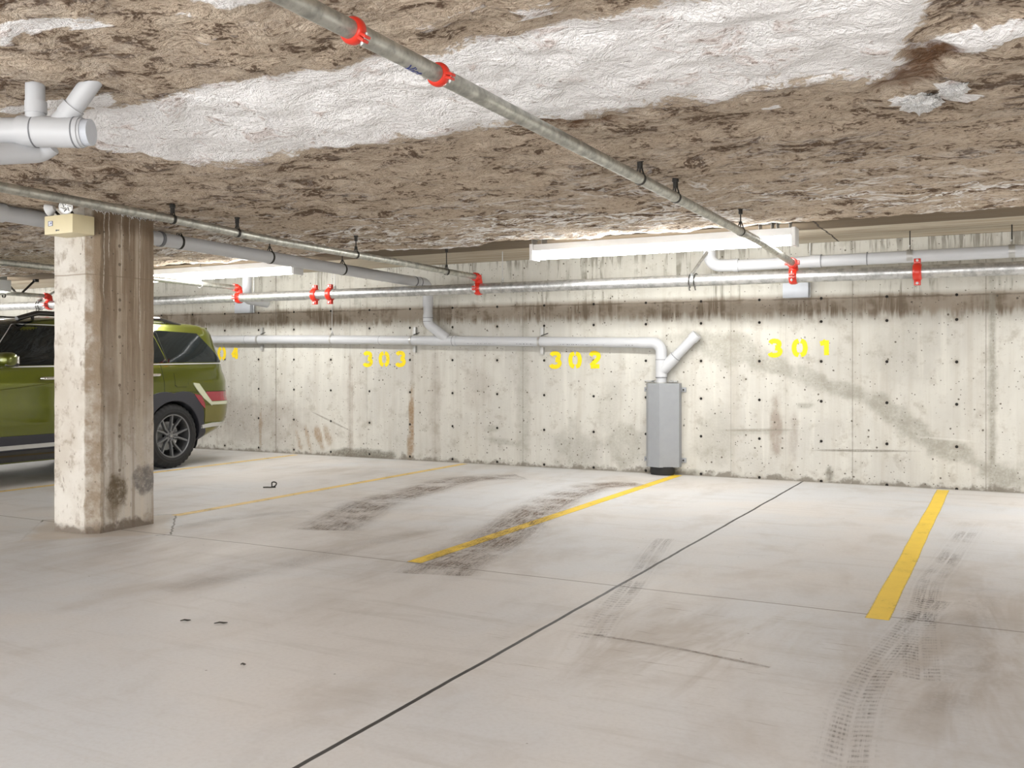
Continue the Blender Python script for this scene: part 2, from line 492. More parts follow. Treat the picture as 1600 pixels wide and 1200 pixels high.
M = dict(
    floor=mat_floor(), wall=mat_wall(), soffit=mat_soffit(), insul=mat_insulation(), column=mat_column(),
    bare=plain('bare_concrete', (0.50, 0.47, 0.41), .85, vary=.15, nscale=2, bump=.01),
    galv=mat_galv('galvanised_steel', (0.62, 0.63, 0.63)), branch=mat_galv('dull_branch_steel', (0.56, 0.565, 0.52), .42),
    rod=plain('black_steel', (0.035, 0.033, 0.03), .5, .6), zinc=plain('zinc_steel', (0.46, 0.46, 0.45), .45, .7),
    print=mat_print(),
    red=plain('red_enamel', (0.62, 0.028, 0.012), .38, 0, .5, .3), pvc=mat_pvc(),
    pvcline=plain('joint_line_grey', (0.16, 0.165, 0.18), .6), ink=plain('printed_ink', (0.10, 0.10, 0.11), .7),
    blueink=plain('blue_marker_ink', (0.03, 0.05, 0.22), .6),
    guard=plain('grey_guard_enamel', (0.30, 0.315, 0.335), .42, .15, .5), black=plain('black_rubber', (0.012, 0.012, 0.012), .75),
    jbox=plain('pale_blue_grey_enamel', (0.50, 0.53, 0.58), .5), cream=plain('cream_enamel', (0.70, 0.62, 0.40), .45, vary=.04),
    white=plain('white_enamel', (0.78, 0.79, 0.80), .4, vary=.03), sticker=plain('white_sticker', (0.72, 0.74, 0.78), .5),
    lamp=emit('fluorescent_lens', (1.0, 0.985, 0.95), 45.0),
    paint=mat_car_paint(), glass=plain('dark_tinted_glass', (0.008, 0.011, 0.012), .03, 0, .45, 0.0, vary=.3, nscale=2),
    clad=plain('charcoal_cladding', (0.035, 0.036, 0.045), .5, 0, .4), silver=plain('satin_silver_trim', (0.62, 0.63, 0.62), .32, .6),
    tail=plain('red_lamp_lens', (0.26, 0.012, 0.025), .12, 0, .6, 1.0), chev=plain('pale_lamp_lens', (0.50, 0.52, 0.38), .2, 0, .6, .8),
    bump=plain('olive_bumper', (0.165, 0.15, 0.03), .3, .5, .5, .8), tyre=plain('tyre_rubber', (0.014, 0.014, 0.015), .8, vary=.2, nscale=30),
    alloy=plain('grey_alloy', (0.20, 0.205, 0.215), .35, .75), gloss=plain('gloss_black', (0.01, 0.01, 0.01), .15, 0, .6, .6),
    liner=plain('arch_liner', (0.008, 0.008, 0.008), .9), chrome=plain('chrome', (0.75, 0.75, 0.73), .1, 1.0),
    lens=plain('clear_lamp_lens', (0.55, 0.55, 0.52), .15, .2, .6, .8), seam=plain('panel_gap', (0.01, 0.012, 0.004), .8),
    yellow=mat_paint_mark('yellow_road_paint', (0.86, 0.60, 0.055), .56, .70, .4),
    yellowpale=mat_paint_mark('faded_yellow_road_paint', (0.80, 0.58, 0.20), .50, .66, .5),
    digit=mat_paint_mark('yellow_stencil_paint', (0.92, 0.68, 0.005), .54, .66, .45),
    mark=mat_tyre_mark('scuffed_tyre_dirt', (0.20, 0.135, 0.085), .78, 0, 30.0),
    mark2=mat_tyre_mark('tread_print_dirt', (0.14, 0.108, 0.08), .62, 150.0),
    mark3=mat_tyre_mark('faint_mud', (0.22, 0.175, 0.135), .15, 0, 0),
    clump=plain('white_fibre', (0.84, 0.83, 0.82), .95, vary=.2, nscale=30, bump=.02),
    leaf=plain('dark_litter', (0.03, 0.025, 0.02), .7),
)


# ------------------------------------------------------------------ mesh helpers
def B():
    return bmesh.new()


def obj(name, bm, mat, parent=None, smooth=True, angle=40):
    me = bpy.data.meshes.new(name)
    for f in bm.faces:
        f.smooth = smooth
    if parent is not None:
        off = world_loc(parent)
    else:
        xs = [v.co.x for v in bm.verts]; ys = [v.co.y for v in bm.verts]; zs = [v.co.z for v in bm.verts]
        off = Vector(((min(xs) + max(xs)) / 2, (min(ys) + max(ys)) / 2, min(zs)))
    bm.transform(Matrix.Translation(-off))
    bm.to_mesh(me)
    bm.free()
    if smooth:
        me.set_sharp_from_angle(angle=math.radians(angle))
    mats = mat if isinstance(mat, (list, tuple)) else [mat]
    for m_ in mats:
        me.materials.append(m_)
    o = bpy.data.objects.new(name, me)
    COL.objects.link(o)
    if parent is not None:
        o.parent = parent
    else:
        o.location = off
    return o


def world_loc(o):
    l = Vector((0, 0, 0))
    while o is not None:
        l += o.location
        o = o.parent
    return l


def tag(o, label, cat, group=None, kind=None):
    o['label'] = label
    o['category'] = cat
    if group:
        o['group'] = group
    if kind:
        o['kind'] = kind
    return o


def thing(name, loc, label, cat, group=None):
    e = bpy.data.objects.new(name, None)
    e.empty_display_size = .1
    e.location = loc
    COL.objects.link(e)
    return tag(e, label, cat, group)


def struct(name, bm, mat, smooth=False):
    o = obj(name, bm, mat, None, smooth)
    o['kind'] = 'structure'
    return o


def box(bm, lo, hi, bevel=0.0, mtx=None):
    lo, hi = Vector(lo), Vector(hi)
    r = bmesh.ops.create_cube(bm, size=1.0)
    vs = r['verts']
    for v in vs:
        v.co = Vector(((lo[i] + hi[i]) / 2 + v.co[i] * (hi[i] - lo[i]) for i in range(3)))
    if bevel:
        es = list({e for v in vs for e in v.link_edges})
        rb = bmesh.ops.bevel(bm, geom=es, offset=bevel, segments=2, affect='EDGES', profile=.6)
        vs = list({v for f in rb['faces'] for v in f.verts} | {v for v in vs if v.is_valid})
    if mtx is not None:
        for v in vs:
            v.co = mtx @ v.co
    return vs


def frame(d):
    d = Vector(d).normalized()
    up = Vector((0, 0, 1)) if abs(d.z) < .95 else Vector((1, 0, 0))
    a = d.cross(up).normalized()
    b = a.cross(d).normalized()
    return d, a, b


def tube(bm, pts, r, seg=16, caps=True):
    pts = [Vector(p) for p in pts]
    n = len(pts)
    rs = r if isinstance(r, (list, tuple)) else [r] * n
    tan = []
    for i in range(n):
        a = pts[max(0, i - 1)]
        b = pts[min(n - 1, i + 1)]
        tan.append((b - a).normalized())
    _, a, b = frame(tan[0])
    rings = []
    for i in range(n):
        if i:
            q = tan[i - 1].rotation_difference(tan[i])
            a = q @ a
            b = q @ b
        rings.append([bm.verts.new(pts[i] + (a * math.cos(2 * PI * j / seg) + b * math.sin(2 * PI * j / seg)) * rs[i]) for j in range(seg)])
    for i in range(n - 1):
        for j in range(seg):
            k = (j + 1) % seg
            bm.faces.new((rings[i][j], rings[i][k], rings[i + 1][k], rings[i + 1][j]))
    if caps:
        bm.faces.new(list(reversed(rings[0])))
        bm.faces.new(rings[-1])
    bmesh.ops.recalc_face_normals(bm, faces=list({f for rg in rings for v in rg for f in v.link_faces}))


def bend(pts, rad, seg=7):
    """round the corners of a polyline"""
    pts = [Vector(p) for p in pts]
    out = [pts[0]]
    for i in range(1, len(pts) - 1):
        p = pts[i]
        d1 = (pts[i - 1] - p).normalized()
        d2 = (pts[i + 1] - p).normalized()
        ang = d1.angle(d2)
        if ang > PI - .03:
            out.append(p)
            continue
        t = min(rad / math.tan(ang / 2), (pts[i - 1] - p).length * .48, (pts[i + 1] - p).length * .48)
        rr = t * math.tan(ang / 2)
        c = p + (d1 + d2).normalized() * (rr / math.sin(ang / 2))
        s, e = p + d1 * t - c, p + d2 * t - c
        for j in range(seg + 1):
            out.append(c + s.normalized().slerp(e.normalized(), j / seg) * rr)
    out.append(pts[-1])
    return out


def lathe(bm, prof, origin, axis, seg=28, a0=0.0, a1=2 * PI, closed_prof=False):
    """profile of (distance along axis, radius)"""
    d, a, b = frame(axis)
    o = Vector(origin)
    full = abs(a1 - a0 - 2 * PI) < 1e-6
    ns = seg if full else seg + 1
    rings = []
    for (h, r) in prof:
        rings.append([bm.verts.new(o + d * h + (a * math.cos(a0 + (a1 - a0) * j / seg) + b * math.sin(a0 + (a1 - a0) * j / seg)) * max(r, 1e-5)) for j in range(ns)])
    m = len(rings)
    fs = []
    for i in range(m if closed_prof else m - 1):
        i2 = (i + 1) % m
        for j in range(seg if full else seg):
            k = (j + 1) % ns
            fs.append(bm.faces.new((rings[i][j], rings[i][k], rings[i2][k], rings[i2][j])))
    bmesh.ops.recalc_face_normals(bm, faces=fs)
    return rings


def ribbon(pts, w, z=.0, uvname='UVMap', res=None, up=Vector((0, 0, 1))):
    """flat strip along pts; w: width or per-point widths; UV = (metres along, -1..1)"""
    bm = B()
    uvl = bm.loops.layers.uv.new(uvname)
    pts = [Vector(p) for p in pts]
    ws = w if isinstance(w, (list, tuple)) else [w] * len(pts)
    L = [0]
    for i in range(1, len(pts)):
        L.append(L[-1] + (pts[i] - pts[i - 1]).length)
    rows = []
    for i, p in enumerate(pts):
        t = (pts[min(i + 1, len(pts) - 1)] - pts[max(i - 1, 0)]).normalized()
        s = t.cross(up).normalized()
        rows.append([bm.verts.new(p + s * (ws[i] / 2) * q) for q in (-1, 0, 1)])
    for i in range(len(pts) - 1):
        for j in range(2):
            f = bm.faces.new((rows[i][j], rows[i][j + 1], rows[i + 1][j + 1], rows[i + 1][j]))
            for lp, (a, b) in zip(f.loops, ((i, j), (i, j + 1), (i + 1, j + 1), (i + 1, j))):
                lp[uvl].uv = (L[a], b - 1)
    return bm


def smooth_path(pts, n=10):
    """Catmull-Rom through pts"""
    P = [Vector(p) for p in pts]
    P = [P[0] * 2 - P[1]] + P + [P[-1] * 2 - P[-2]]
    out = []
    for i in range(1, len(P) - 2):
        for j in range(n):
            t = j / n
            a, b, c, d = P[i - 1], P[i], P[i + 1], P[i + 2]
            out.append(.5 * ((2 * b) + (c - a) * t + (2 * a - 5 * b + 4 * c - d) * t * t + (3 * b - a - 3 * c + d) * t ** 3))
    out.append(P[-2])
    return out


# ------------------------------------------------------------------ the setting
bm = B(); box(bm, (UMIN - .3, VMIN - .3, -.3), (UMAX + .3, WALL + .3, 0)); struct('floor', bm, M['floor'])
SEAMS = ((-8.66, .011, .9), (-8.955, .005, .4), (-8.355, .005, .4), (-7.434, .007, .5), (-7.173, .006, .6), (-6.154, .007, .4), (-4.96, .010, .45),
         (-2.537, .006, .45), (-1.976, .005, .4), (-1.336, .008, .65), (-0.165, .006, .75), (1.2, .006, .5), (-11.2, .007, .6), (-13.6, .007, .6), (-10.0, .007, .5))
STAINS = (  # kind, u, height, half sizes, tilt, strength
    ('g', -2.62, 1.36, .52, .16, -.25, .62), ('g', -2.12, 1.17, .36, .085, -.25, .7), ('g', -1.72, 1.02, .26, .09, -.35, .7),
    ('g', -1.36, .905, .22, .075, -.4, .75), ('g', -1.02, .74, .20, .11, -.6, .75), ('g', -.80, .57, .23, .12, -.6, .75),
    ('g', -.52, .40, .26, .10, -.35, .75), ('g', -.02, .15, .18, .14, 0, .85), ('g', -.36, .30, .25, .05, -.4, .6),
    ('b', -2.075, .46, .055, .30, 0, .75), ('b', -1.90, .50, .035, .3, 0, .5), ('g', -.112, .85, .034, 1.2, 0, .85),
    ('r', -6.497, .44, .035, .40, 0, .9), ('r', -6.51, .16, .05, .18, 0, .75), ('b', -6.497, 1.30, .03, .45, 0, .4),
    ('b', -7.43, .55, .04, .7, 0, .5), ('r', -7.94, .25, .05, .17, .35, .75), ('r', -7.80, .27, .05, .16, .35, .6),
    ('r', -8.12, .22, .035, .16, .3, .6), ('r', -8.28, .20, .03, .15, .3, .5), ('r', -8.93, .35, .03, .3, 0, .65),
    ('k', -7.25, .05, .55, .055, 0, .9), ('b', -9.6, .45, 1.2, .30, 0, .4), ('b', -6.15, .5, .07, .8, 0, .35), ('g', -4.95, .6, .08, .9, 0, .4),  # the wide low brown patch paints the car's shadow on the wall
    ('g', -4.3, .25, .25, .25, 0, .45), ('g', -3.75, .3, .22, .22, 0, .5), ('g', -5.35, .42, .10, .05, 0, .5), ('g', -1.80, .76, .10, .02, 0, .7),
    ('g', -5.25, .28, .18, .04, -.15, .5), ('k', -1.55, .08, .03, .09, 0, .8), ('g', -2.35, .48, .40, .035, .04, .45), ('g', -3.9, .65, .15, .3, 0, .3),
    ('b', -5.6, .9, .2, .25, 0, .25), ('g', -.9, 1.3, .3, .3, 0, .2), ('g', -2.7, .4, .2, .3, 0, .35), ('k', -3.2, .02, .3, .05, 0, .8))


def build_wall():
    """the numbered wall: a slab whose face is gridded finely enough to carry its stains"""
    us = set()
    u = UMIN - .3
    while u < UMAX + .3:
        us.add(round(u, 4))
        u += .025 if -11 < u < .8 else .2
    us.add(UMAX + .3)
    for su, w_, a in SEAMS:
        for q in (-.09, -w_, 0, w_, .09):
            us.add(round(su + q, 4))
    us = sorted(us)
    zs = [i * SOFFIT / 96 for i in range(97)]
    nz = len(zs)
    n = len(us) * nz
    A = {c: [0.0] * n for c in 'gbrk'}
    seam_v, mar = [0.0] * n, [0.0] * n
    verts = [(u, WALL, z) for u in us for z in zs]
    for i, u in enumerate(us):
        sv = mv = 0
        for su, w_, a in SEAMS:
            d = abs(u - su)
            sv = max(sv, a if d < .0006 else 0)
            mv = max(mv, (1 - d / .09) * .45 * a if d < .09 else 0)
        for j in range(nz):
            seam_v[i * nz + j] = sv
            mar[i * nz + j] = mv
    for (kd, su, h, ra, rb, rot, a) in STAINS:
        c, s_ = math.cos(rot), math.sin(rot)
        R = max(ra, rb) * 1.7
        for i, u in enumerate(us):
            if abs(u - su) > R:
                continue
            for j, z in enumerate(zs):
                if abs(z - h) > R:
                    continue
                du, dz_ = u - su, z - h
                d = math.hypot((du * c + dz_ * s_) / ra, (dz_ * c - du * s_) / rb)
                if d > 1.9:
                    continue
                d += noise.fractal(Vector((u * 6, z * 6, su)), .9, 2.0, 4) * .45
                t = min(1.0, max(0.0, (1.30 - d) / .6))
                v = a * t * t * (3 - 2 * t)
                if v > A[kd][i * nz + j]:
                    A[kd][i * nz + j] = v
    faces = [(i * nz + j, (i + 1) * nz + j, (i + 1) * nz + j + 1, i * nz + j + 1) for i in range(len(us) - 1) for j in range(nz - 1)]
    b = len(verts)
    x0, x1 = us[0], us[-1]
    verts += [(x, y, z) for x in (x0, x1) for y in (WALL, WALL + .3) for z in (0, SOFFIT)]
    faces += [(b + 2, b + 3, b + 7, b + 6), (b, b + 1, b + 3, b + 2), (b + 4, b + 6, b + 7, b + 5), (b, b + 2, b + 6, b + 4), (b + 1, b + 5, b + 7, b + 3)]
    me = bpy.data.meshes.new('wall_back')
    me.from_pydata(verts, [], faces)
    for nm, dat in (('grey_damp', A['g']), ('brown_stain_shade', A['b']), ('rust_stain', A['r']), ('black_grime', A['k']), ('seam', seam_v), ('margin', mar)):
        at = me.attributes.new(nm, 'FLOAT', 'POINT')
        at.data.foreach_set('value', dat + [0.0] * 8)
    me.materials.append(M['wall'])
    o = bpy.data.objects.new('wall_back', me)
    COL.objects.link(o)
    o['kind'] = 'structure'


build_wall()
bm = B(); box(bm, (UMIN - .3, VMIN - .3, 0), (UMIN, WALL, SOFFIT)); struct('wall_left', bm, M['bare'])
bm = B(); box(bm, (UMAX, VMIN - .3, 0), (UMAX + .3, WALL, SOFFIT)); struct('wall_right', bm, M['bare'])
bm = B(); box(bm, (UMIN - .3, VMIN - .3, SOFFIT), (UMAX + .3, WALL + .3, SOFFIT + .3)); ceiling = struct('ceiling', bm, M['soffit'])


def coat_lit_mask(u, v):
    """white overspray on the brown insulation, plus lamplight painted along its soffit edge"""
    if v < 3.8:                                         # marks laid out on the level, carried onto the sloping face
        q = 1.112 / (ceil_z(v) - 1.15)
        u, v = u * q, v * q
    n = noise.fractal(Vector((u * 2.2, v * 2.2, 3.1)), 1.0, 2.0, 4) * .12
    n2 = noise.fractal(Vector((u * 6.0, v * 6.0, 8.1)), .8, 2.0, 3) * .08
    c = 0.0
    if -4.35 < u < .2:
        lo = 2.82 + n * .25
        hi = 3.80 + n + n2
        r_end = -.33 + (3.6 - v) * .22 + n * .9          # torn end of the strip
        l_end = -4.0 + n * 2.0
        a = min((v - lo) / .12, (hi - v) / .30, (r_end - u) / .08, (u - l_end) / .15)
        c = max(c, min(1.0, max(0.0, .5 + a * .5)))
    # loose patches of the same white
    for (cu, cv, ru, rv) in ((-.34, 4.26, .085, .10), (-.20, 4.13, .055, .15), (-.18, 4.32, .08, .05), (-.12, 3.62, .13, .12), (0.02, 3.55, .14, .1),
                             (-.90, 4.12, .05, .06), (-1.66, 3.62, .13, .08)):
        d = math.hypot((u - cu) / ru, (v - cv) / rv) + (n + n2) * 5.0 + noise.fractal(Vector((u * 14, v * 14, 1.1)), .8, 2.0, 3) * .5
        c = max(c, min(1.0, max(0.0, 1.45 - d)))
    if v < 2.78:
        s = noise.fractal(Vector((u * 1.0, v * 3.4, 5.5)), .9, 2.0, 5)
        c = max(c, min(.75, max(0.0, (s - .20) * 1.9)))
    if u > .3 and v < 4.6:
        s = noise.fractal(Vector((u * 1.5, v * 2.4, 9.5)), .9, 2.0, 5)
        c = max(c, min(.7, max(0.0, (s - .15) * 1.6)))
    # the strip beside the lamps is painted whiter, as if lit by them
    e = noise.fractal(Vector((u * .9, v * 4.0, 1.5)), .9, 2.0, 5)
    c = max(c, min(.62, max(0.0, (v - 7.75) * 1.3 + e * .55 + .0)))
    return c


def torn_mask(u, v):
    m = 0.0
    for (cu, cv, ru, rv) in ((-.38, 4.02, .10, .10), (-.31, 3.90, .09, .10), (-.24, 3.72, .10, .10), (-1.85, 3.88, .12, .05), (-1.70, 4.0, .16, .06)):
        d = math.hypot((u - cu) / ru, (v - cv) / rv) + noise.fractal(Vector((u * 9, v * 9, 2.2)), .8, 2.0, 3) * .3
        m = max(m, min(1.0, max(0.0, (1.2 - d) * 2)))
    return m


def build_insulation():
    us = []
    u = UMIN
    while u < UMAX - .01:
        us.append(u)
        u += .16 if (u < -15 or u > 2.5) else (.06 if u < -8 else (.026 if -5.0 < u < 1.2 else .04))
    us.append(UMAX)
    vs = [VMIN, -.5, .5]
    v = 1.2
    while v < EDGE - .01:
        vs.append(v)
        v += .026 if v > 1.6 else .06
    vs += [EDGE - .005, EDGE, EDGE]
    nv = len(vs)
    verts, faces, coat, torn = [], [], [], []
    for u in us:
        eo = noise.fractal(Vector((u * 1.6, 0, 4.4)), 1.0, 2.0, 4) * .06
        for j, v in enumerate(vs):
            vv = v + (eo if v > EDGE - .2 else 0)
            if j == nv - 1:
                verts.append((u, vv, SOFFIT + .004)); coat.append(0); torn.append(0)
                continue
            c = coat_lit_mask(u, v) if -6 < u < 2.6 or v > 7.2 else max(0, min(.6, (v - 7.65) * 1.4))  # beyond the coat, only the lamplit edge is painted white
            t = torn_mask(u, v) if -2.2 < u < .1 else 0
            z = ceil_z(v)
            if v > 1.0 and -15 < u < 3:
                z -= noise.fractal(Vector((u * 1.5, v * 2.4, 0)), 1.0, 2.0, 3) * .016
                z -= noise.fractal(Vector((u * 4.6, v * 5.2, 7.7)), .75, 2.2, 5) * .022
                z -= c * .014
                z += t * .02
            if j == nv - 2:
                z += .012
            verts.append((u, vv, min(z, SOFFIT - .01))); coat.append(c); torn.append(t)
    nu = len(us)
    for i in range(nu - 1):
        for j in range(nv - 1):
            a = i * nv + j
            faces.append((a, a + 1, a + nv + 1, a + nv))
    me = bpy.data.meshes.new('insulation')
    me.from_pydata(verts, [], faces)
    me.polygons.foreach_set('use_smooth', [True] * len(faces))
    for nm, dat in (('coat', coat), ('torn', torn)):
        at = me.attributes.new(nm, 'FLOAT', 'POINT')
        at.data.foreach_set('value', dat)
    me.materials.append(M['insul'])
    o = bpy.data.objects.new('insulation', me)
    COL.objects.link(o)
    o.parent = ceiling
    o.location = -ceiling.location
    o['label'] = 'brown fibrous sprayed insulation with a torn white strip'
    return o


build_insulation()

# ------------------------------------------------------------------ column
bm = B()
pl = [(-5.925, 4.43), (-5.605, 4.43), (-5.54, 4.495), (-5.54, 4.955), (-5.605, 5.02), (-5.925, 5.02), (-5.99, 4.955), (-5.99, 4.495)]
pl = [(-5.93, 4.43), (-5.605, 4.43), (-5.54, 4.495), (-5.54, 4.955), (-5.93, 4.955)]
NZ = 60
rows = []
for i in range(NZ + 1):
    z = (ceil_z(4.7) + .03) * i / NZ
    row = []
    for (a, b) in pl:
        j = noise.noise(Vector((a * 9, b * 9, z * 14))) * (.006 if (a, b) in ((-5.605, 4.43), (-5.54, 4.495)) else .002)
        row.append(bm.verts.new((a + j, b + j, z)))
    rows.append(row)
for i in range(NZ):
    for j in range(len(pl)):
        k = (j + 1) % len(pl)
        bm.faces.new((rows[i][j], rows[i][k], rows[i + 1][k], rows[i + 1][j]))
bm.faces.new(rows[-1])
col_o = obj('concrete_column', bm, M['column'], None, False)
tag(col_o, 'rectangular concrete column with chamfered edge and dark splash stains near its foot', 'column')

# ------------------------------------------------------------------ floor markings
LIN = 'yellow bay lines'
for (u, v0, v1, w, mt, lb, c) in (
        (-0.52, 4.60, 9.70, .112, 'yellow', 'broad bright yellow bay line on the floor at the outer side of bay 301', 0),
        (-3.085, 4.68, 9.74, .108, 'yellow', 'yellow bay line ending below the grey pipe guard, crossed by tyre scuffs', 0),
        (-5.69, 5.30, 9.72, .10, 'yellowpale', 'pale yellow bay line running from the column foot to the wall under 303', 0),
        (-8.215, 4.7, 9.68, .10, 'yellowpale', 'pale yellow bay line beside the green car', 0)):
    n = 40
    pts = [(u + noise.noise(Vector((i * .3, u, 0))) * .004, v0 + (v1 - v0) * i / n, .0012) for i in range(n + 1)]
    o = obj('parking_line', ribbon(pts, w), M[mt], None, False)
    tag(o, lb, 'parking line', LIN)

TM = 'tyre marks on the floor'


def mark(path, w, mt, lb, zz):
    pts = smooth_path([(a, b, zz) for a, b in path], 10)
    o = obj('tyre_mark', ribbon(pts, w), M[mt], None, False)
    tag(o, lb, 'tyre mark', TM)


mark([(-4.25, 5.3), (-4.471, 5.893), (-4.698, 6.492), (-4.783, 6.999), (-4.817, 7.442), (-4.90, 8.0), (-4.85, 8.5), (-4.5, 8.85)], .62, 'mark',
     'curved brown tyre scuff in bay 302 nearest the line under 303', .0018)
mark([(-2.80, 4.45), (-2.887, 4.76), (-2.941, 5.212), (-3.04, 5.721), (-3.225, 6.391), (-3.42, 7.341), (-3.5, 8.173), (-3.45, 8.548), (-3.2, 8.86)], .58, 'mark',
     'curved brown tyre scuff smeared across the yellow line below the pipe guard', .0022)
mark([(-0.208, 7.75), (-0.268, 6.865), (-0.313, 6.125), (-0.354, 5.575), (-0.353, 5.128), (-0.346, 4.788), (-0.326, 4.393), (-0.273, 3.781)], .215, 'mark2',
     'straight brown tread print beside the broad bright yellow line', .0018)
mark([(-0.30, 5.1), (-0.37, 4.546), (-0.436, 3.879), (-0.451, 3.543), (-0.439, 3.212), (-0.40, 2.7)], .215, 'mark2',
     'dark chevron tread print curving off below the end of the broad yellow line', .0026)
mark([(-0.10, 5.5), (-0.126, 4.673), (-0.123, 4.042), (-0.163, 3.693), (-0.21, 3.2)], .24, 'mark3',
     'faint muddy smear outermost beside the tread prints', .0030)
mark([(-2.02, 6.1), (-1.967, 5.794), (-1.747, 4.723), (-1.653, 4.173), (-1.558, 3.7)], .20, 'mark2',
     'broken tread print crossing the black floor joint', .0018)
mark([(-1.62, 3.77), (-1.5, 3.765), (-1.383, 3.76), (-1.2, 3.745), (-1.0, 3.71), (-.8, 3.67)], .032, 'mark',
     'thin brown scrape lying across the bay floor in front of the black joint', .0020)
mark([(-5.25, 4.8), (-5.226, 5.308), (-5.131, 5.616), (-4.931, 5.957)], .2, 'mark3',
     'grey dirt smear on the floor just beside the column foot', .0020)
mark([(-3.85, 3.5), (-3.779, 3.803), (-3.717, 4.107), (-3.694, 4.497), (-3.66, 5.084), (-3.6, 5.8)], .28, 'mark3',
     'long faint grey smear crossing the cut joint in front of bay 302', .0020)

# litter
LT = 'litter on the floor'
bm = B()
lp = [(-6.30, 6.86, .006), (-6.25, 6.90, .006), (-6.19, 6.93, .008), (-6.20, 6.95, .035), (-6.205, 6.96, .062), (-6.17, 6.97, .070), (-6.13, 6.975, .058), (-6.135, 6.965, .030), (-6.17, 6.955, .012), (-6.20, 6.95, .008), (-6.15, 6.98, .006)]
lp = [(-6.18 + (a + 6.18) * .6, 6.95 + (b - 6.95) * .6, .005 + (c - .005) * .75) for a, b, c in lp]
tube(bm, smooth_path(lp, 5), .0062, 8)
tag(obj('litter_scrap', bm, M['leaf']), 'twisted black scrap lying in bay 303 beyond the pale yellow line', 'litter', LT)
for (a, b, L, ang, lb) in ((-3.286, 3.12, .045, .3, 'dark twig on the aisle floor, the shorter of the two twigs side by side'),
                           (-3.113, 3.162, .058, .25, 'dark twig on the aisle floor, the longer of the two twigs side by side'),
                           (-2.604, 2.762, .02, .1, 'tiny dark crumb on the aisle floor in front of the two twigs')):
    bm = B()
    d = Vector((math.cos(ang + .46), math.sin(ang + .46), 0))
    c = Vector((a, b, .005))
    tube(bm, [c - d * L / 2, c - d * L * .1 + Vector((0, 0, .003)), c + d * L * .2, c + d * L / 2], [.002, .0036, .004, .0015], 7)
    tag(obj('litter_twig', bm, M['leaf']), lb, 'litter', LT)

# ------------------------------------------------------------------ bay numbers
GLY = {
    '3': [[(.06, .86), (.2, 1.0), (.5, 1.03), (.80, .95), (.86, .78), (.76, .60), (.52, .54)],
          [(.50, .52), (.80, .46), (.95, .27), (.80, .06), (.45, -.02), (.12, .03), (.02, .16)]],
    '0': [[(.42, 1.02), (.16, .92), (.03, .66), (.03, .36), (.16, .09), (.42, -.01)],
          [(.60, -.01), (.86, .09), (.98, .36), (.98, .66), (.86, .92), (.60, 1.02)]],
    '1': [[(.12, .80), (.40, .86), (.62, 1.0)], [(.66, 1.04), (.66, .5), (.66, -.03)]],
    '2': [[(.06, .82), (.22, 1.0), (.52, 1.03), (.82, .92), (.88, .74), (.72, .52), (.40, .30), (.10, .06)], [(.06, .02), (.5, .02), (.96, .02)]],
    '4': [[(.62, 1.03), (.36, .68), (.05, .32)], [(.05, .28), (.5, .28), (.98, .28)], [(.72, 1.03), (.72, .5), (.72, -.03)]],
}


def bay_number(txt, u0, u1, z0, z1, lb, pitch):
    t = thing('bay_number', ((u0 + u1) / 2, WALL, z0), lb, 'painted number', 'bay numbers')
    h = z1 - z0
    stroke = h * .27
    w = h * .86
    for i, ch in enumerate(txt):
        ox = u0 + pitch * i + stroke / 2
        bm = B()
        uvl = bm.loops.layers.uv.new('UVMap')
        for s, st in enumerate(GLY[ch]):
            pts = [(ox + a * (w - stroke), WALL - .0016 - .0003 * s, z0 + stroke / 2 + b * (h - stroke)) for a, b in st]
            b2 = ribbon(smooth_path(pts, 5), stroke, up=Vector((0, 1, 0)))
            l2 = b2.loops.layers.uv.active
            for f in b2.faces:
                nf = bm.faces.new([bm.verts.new(v.co) for v in f.verts])
                for x1, x2 in zip(nf.loops, f.loops):
                    x1[uvl].uv = x2[l2].uv
            b2.free()
        obj('digit', bm, M['digit'], t, False)


bay_number('301', -2.165, -1.545, 1.243, 1.433, 'yellow stencilled 301 on the concrete wall beyond the grey pipe guard', .242)
bay_number('302', -4.630, -4.005, 1.125, 1.325, 'yellow stencilled 302 on the concrete wall between the pipe guard and 303', .242)
bay_number('303', -7.240, -6.605, 1.145, 1.345, 'yellow stencilled 303 on the concrete wall between 302 and the car', .248)
bay_number('304', -9.96, -9.31, 1.235, 1.43, 'yellow stencilled 304 on the wall, half hidden by the green car', .245)


# ------------------------------------------------------------------ pipes and fittings
def ring_band(bm, c, axis, r, w, th=.004, seg=28):
    lathe(bm, [(-w / 2, r), (-w / 2, r + th), (w / 2, r + th), (w / 2, r)], c, axis, seg, closed_prof=True)


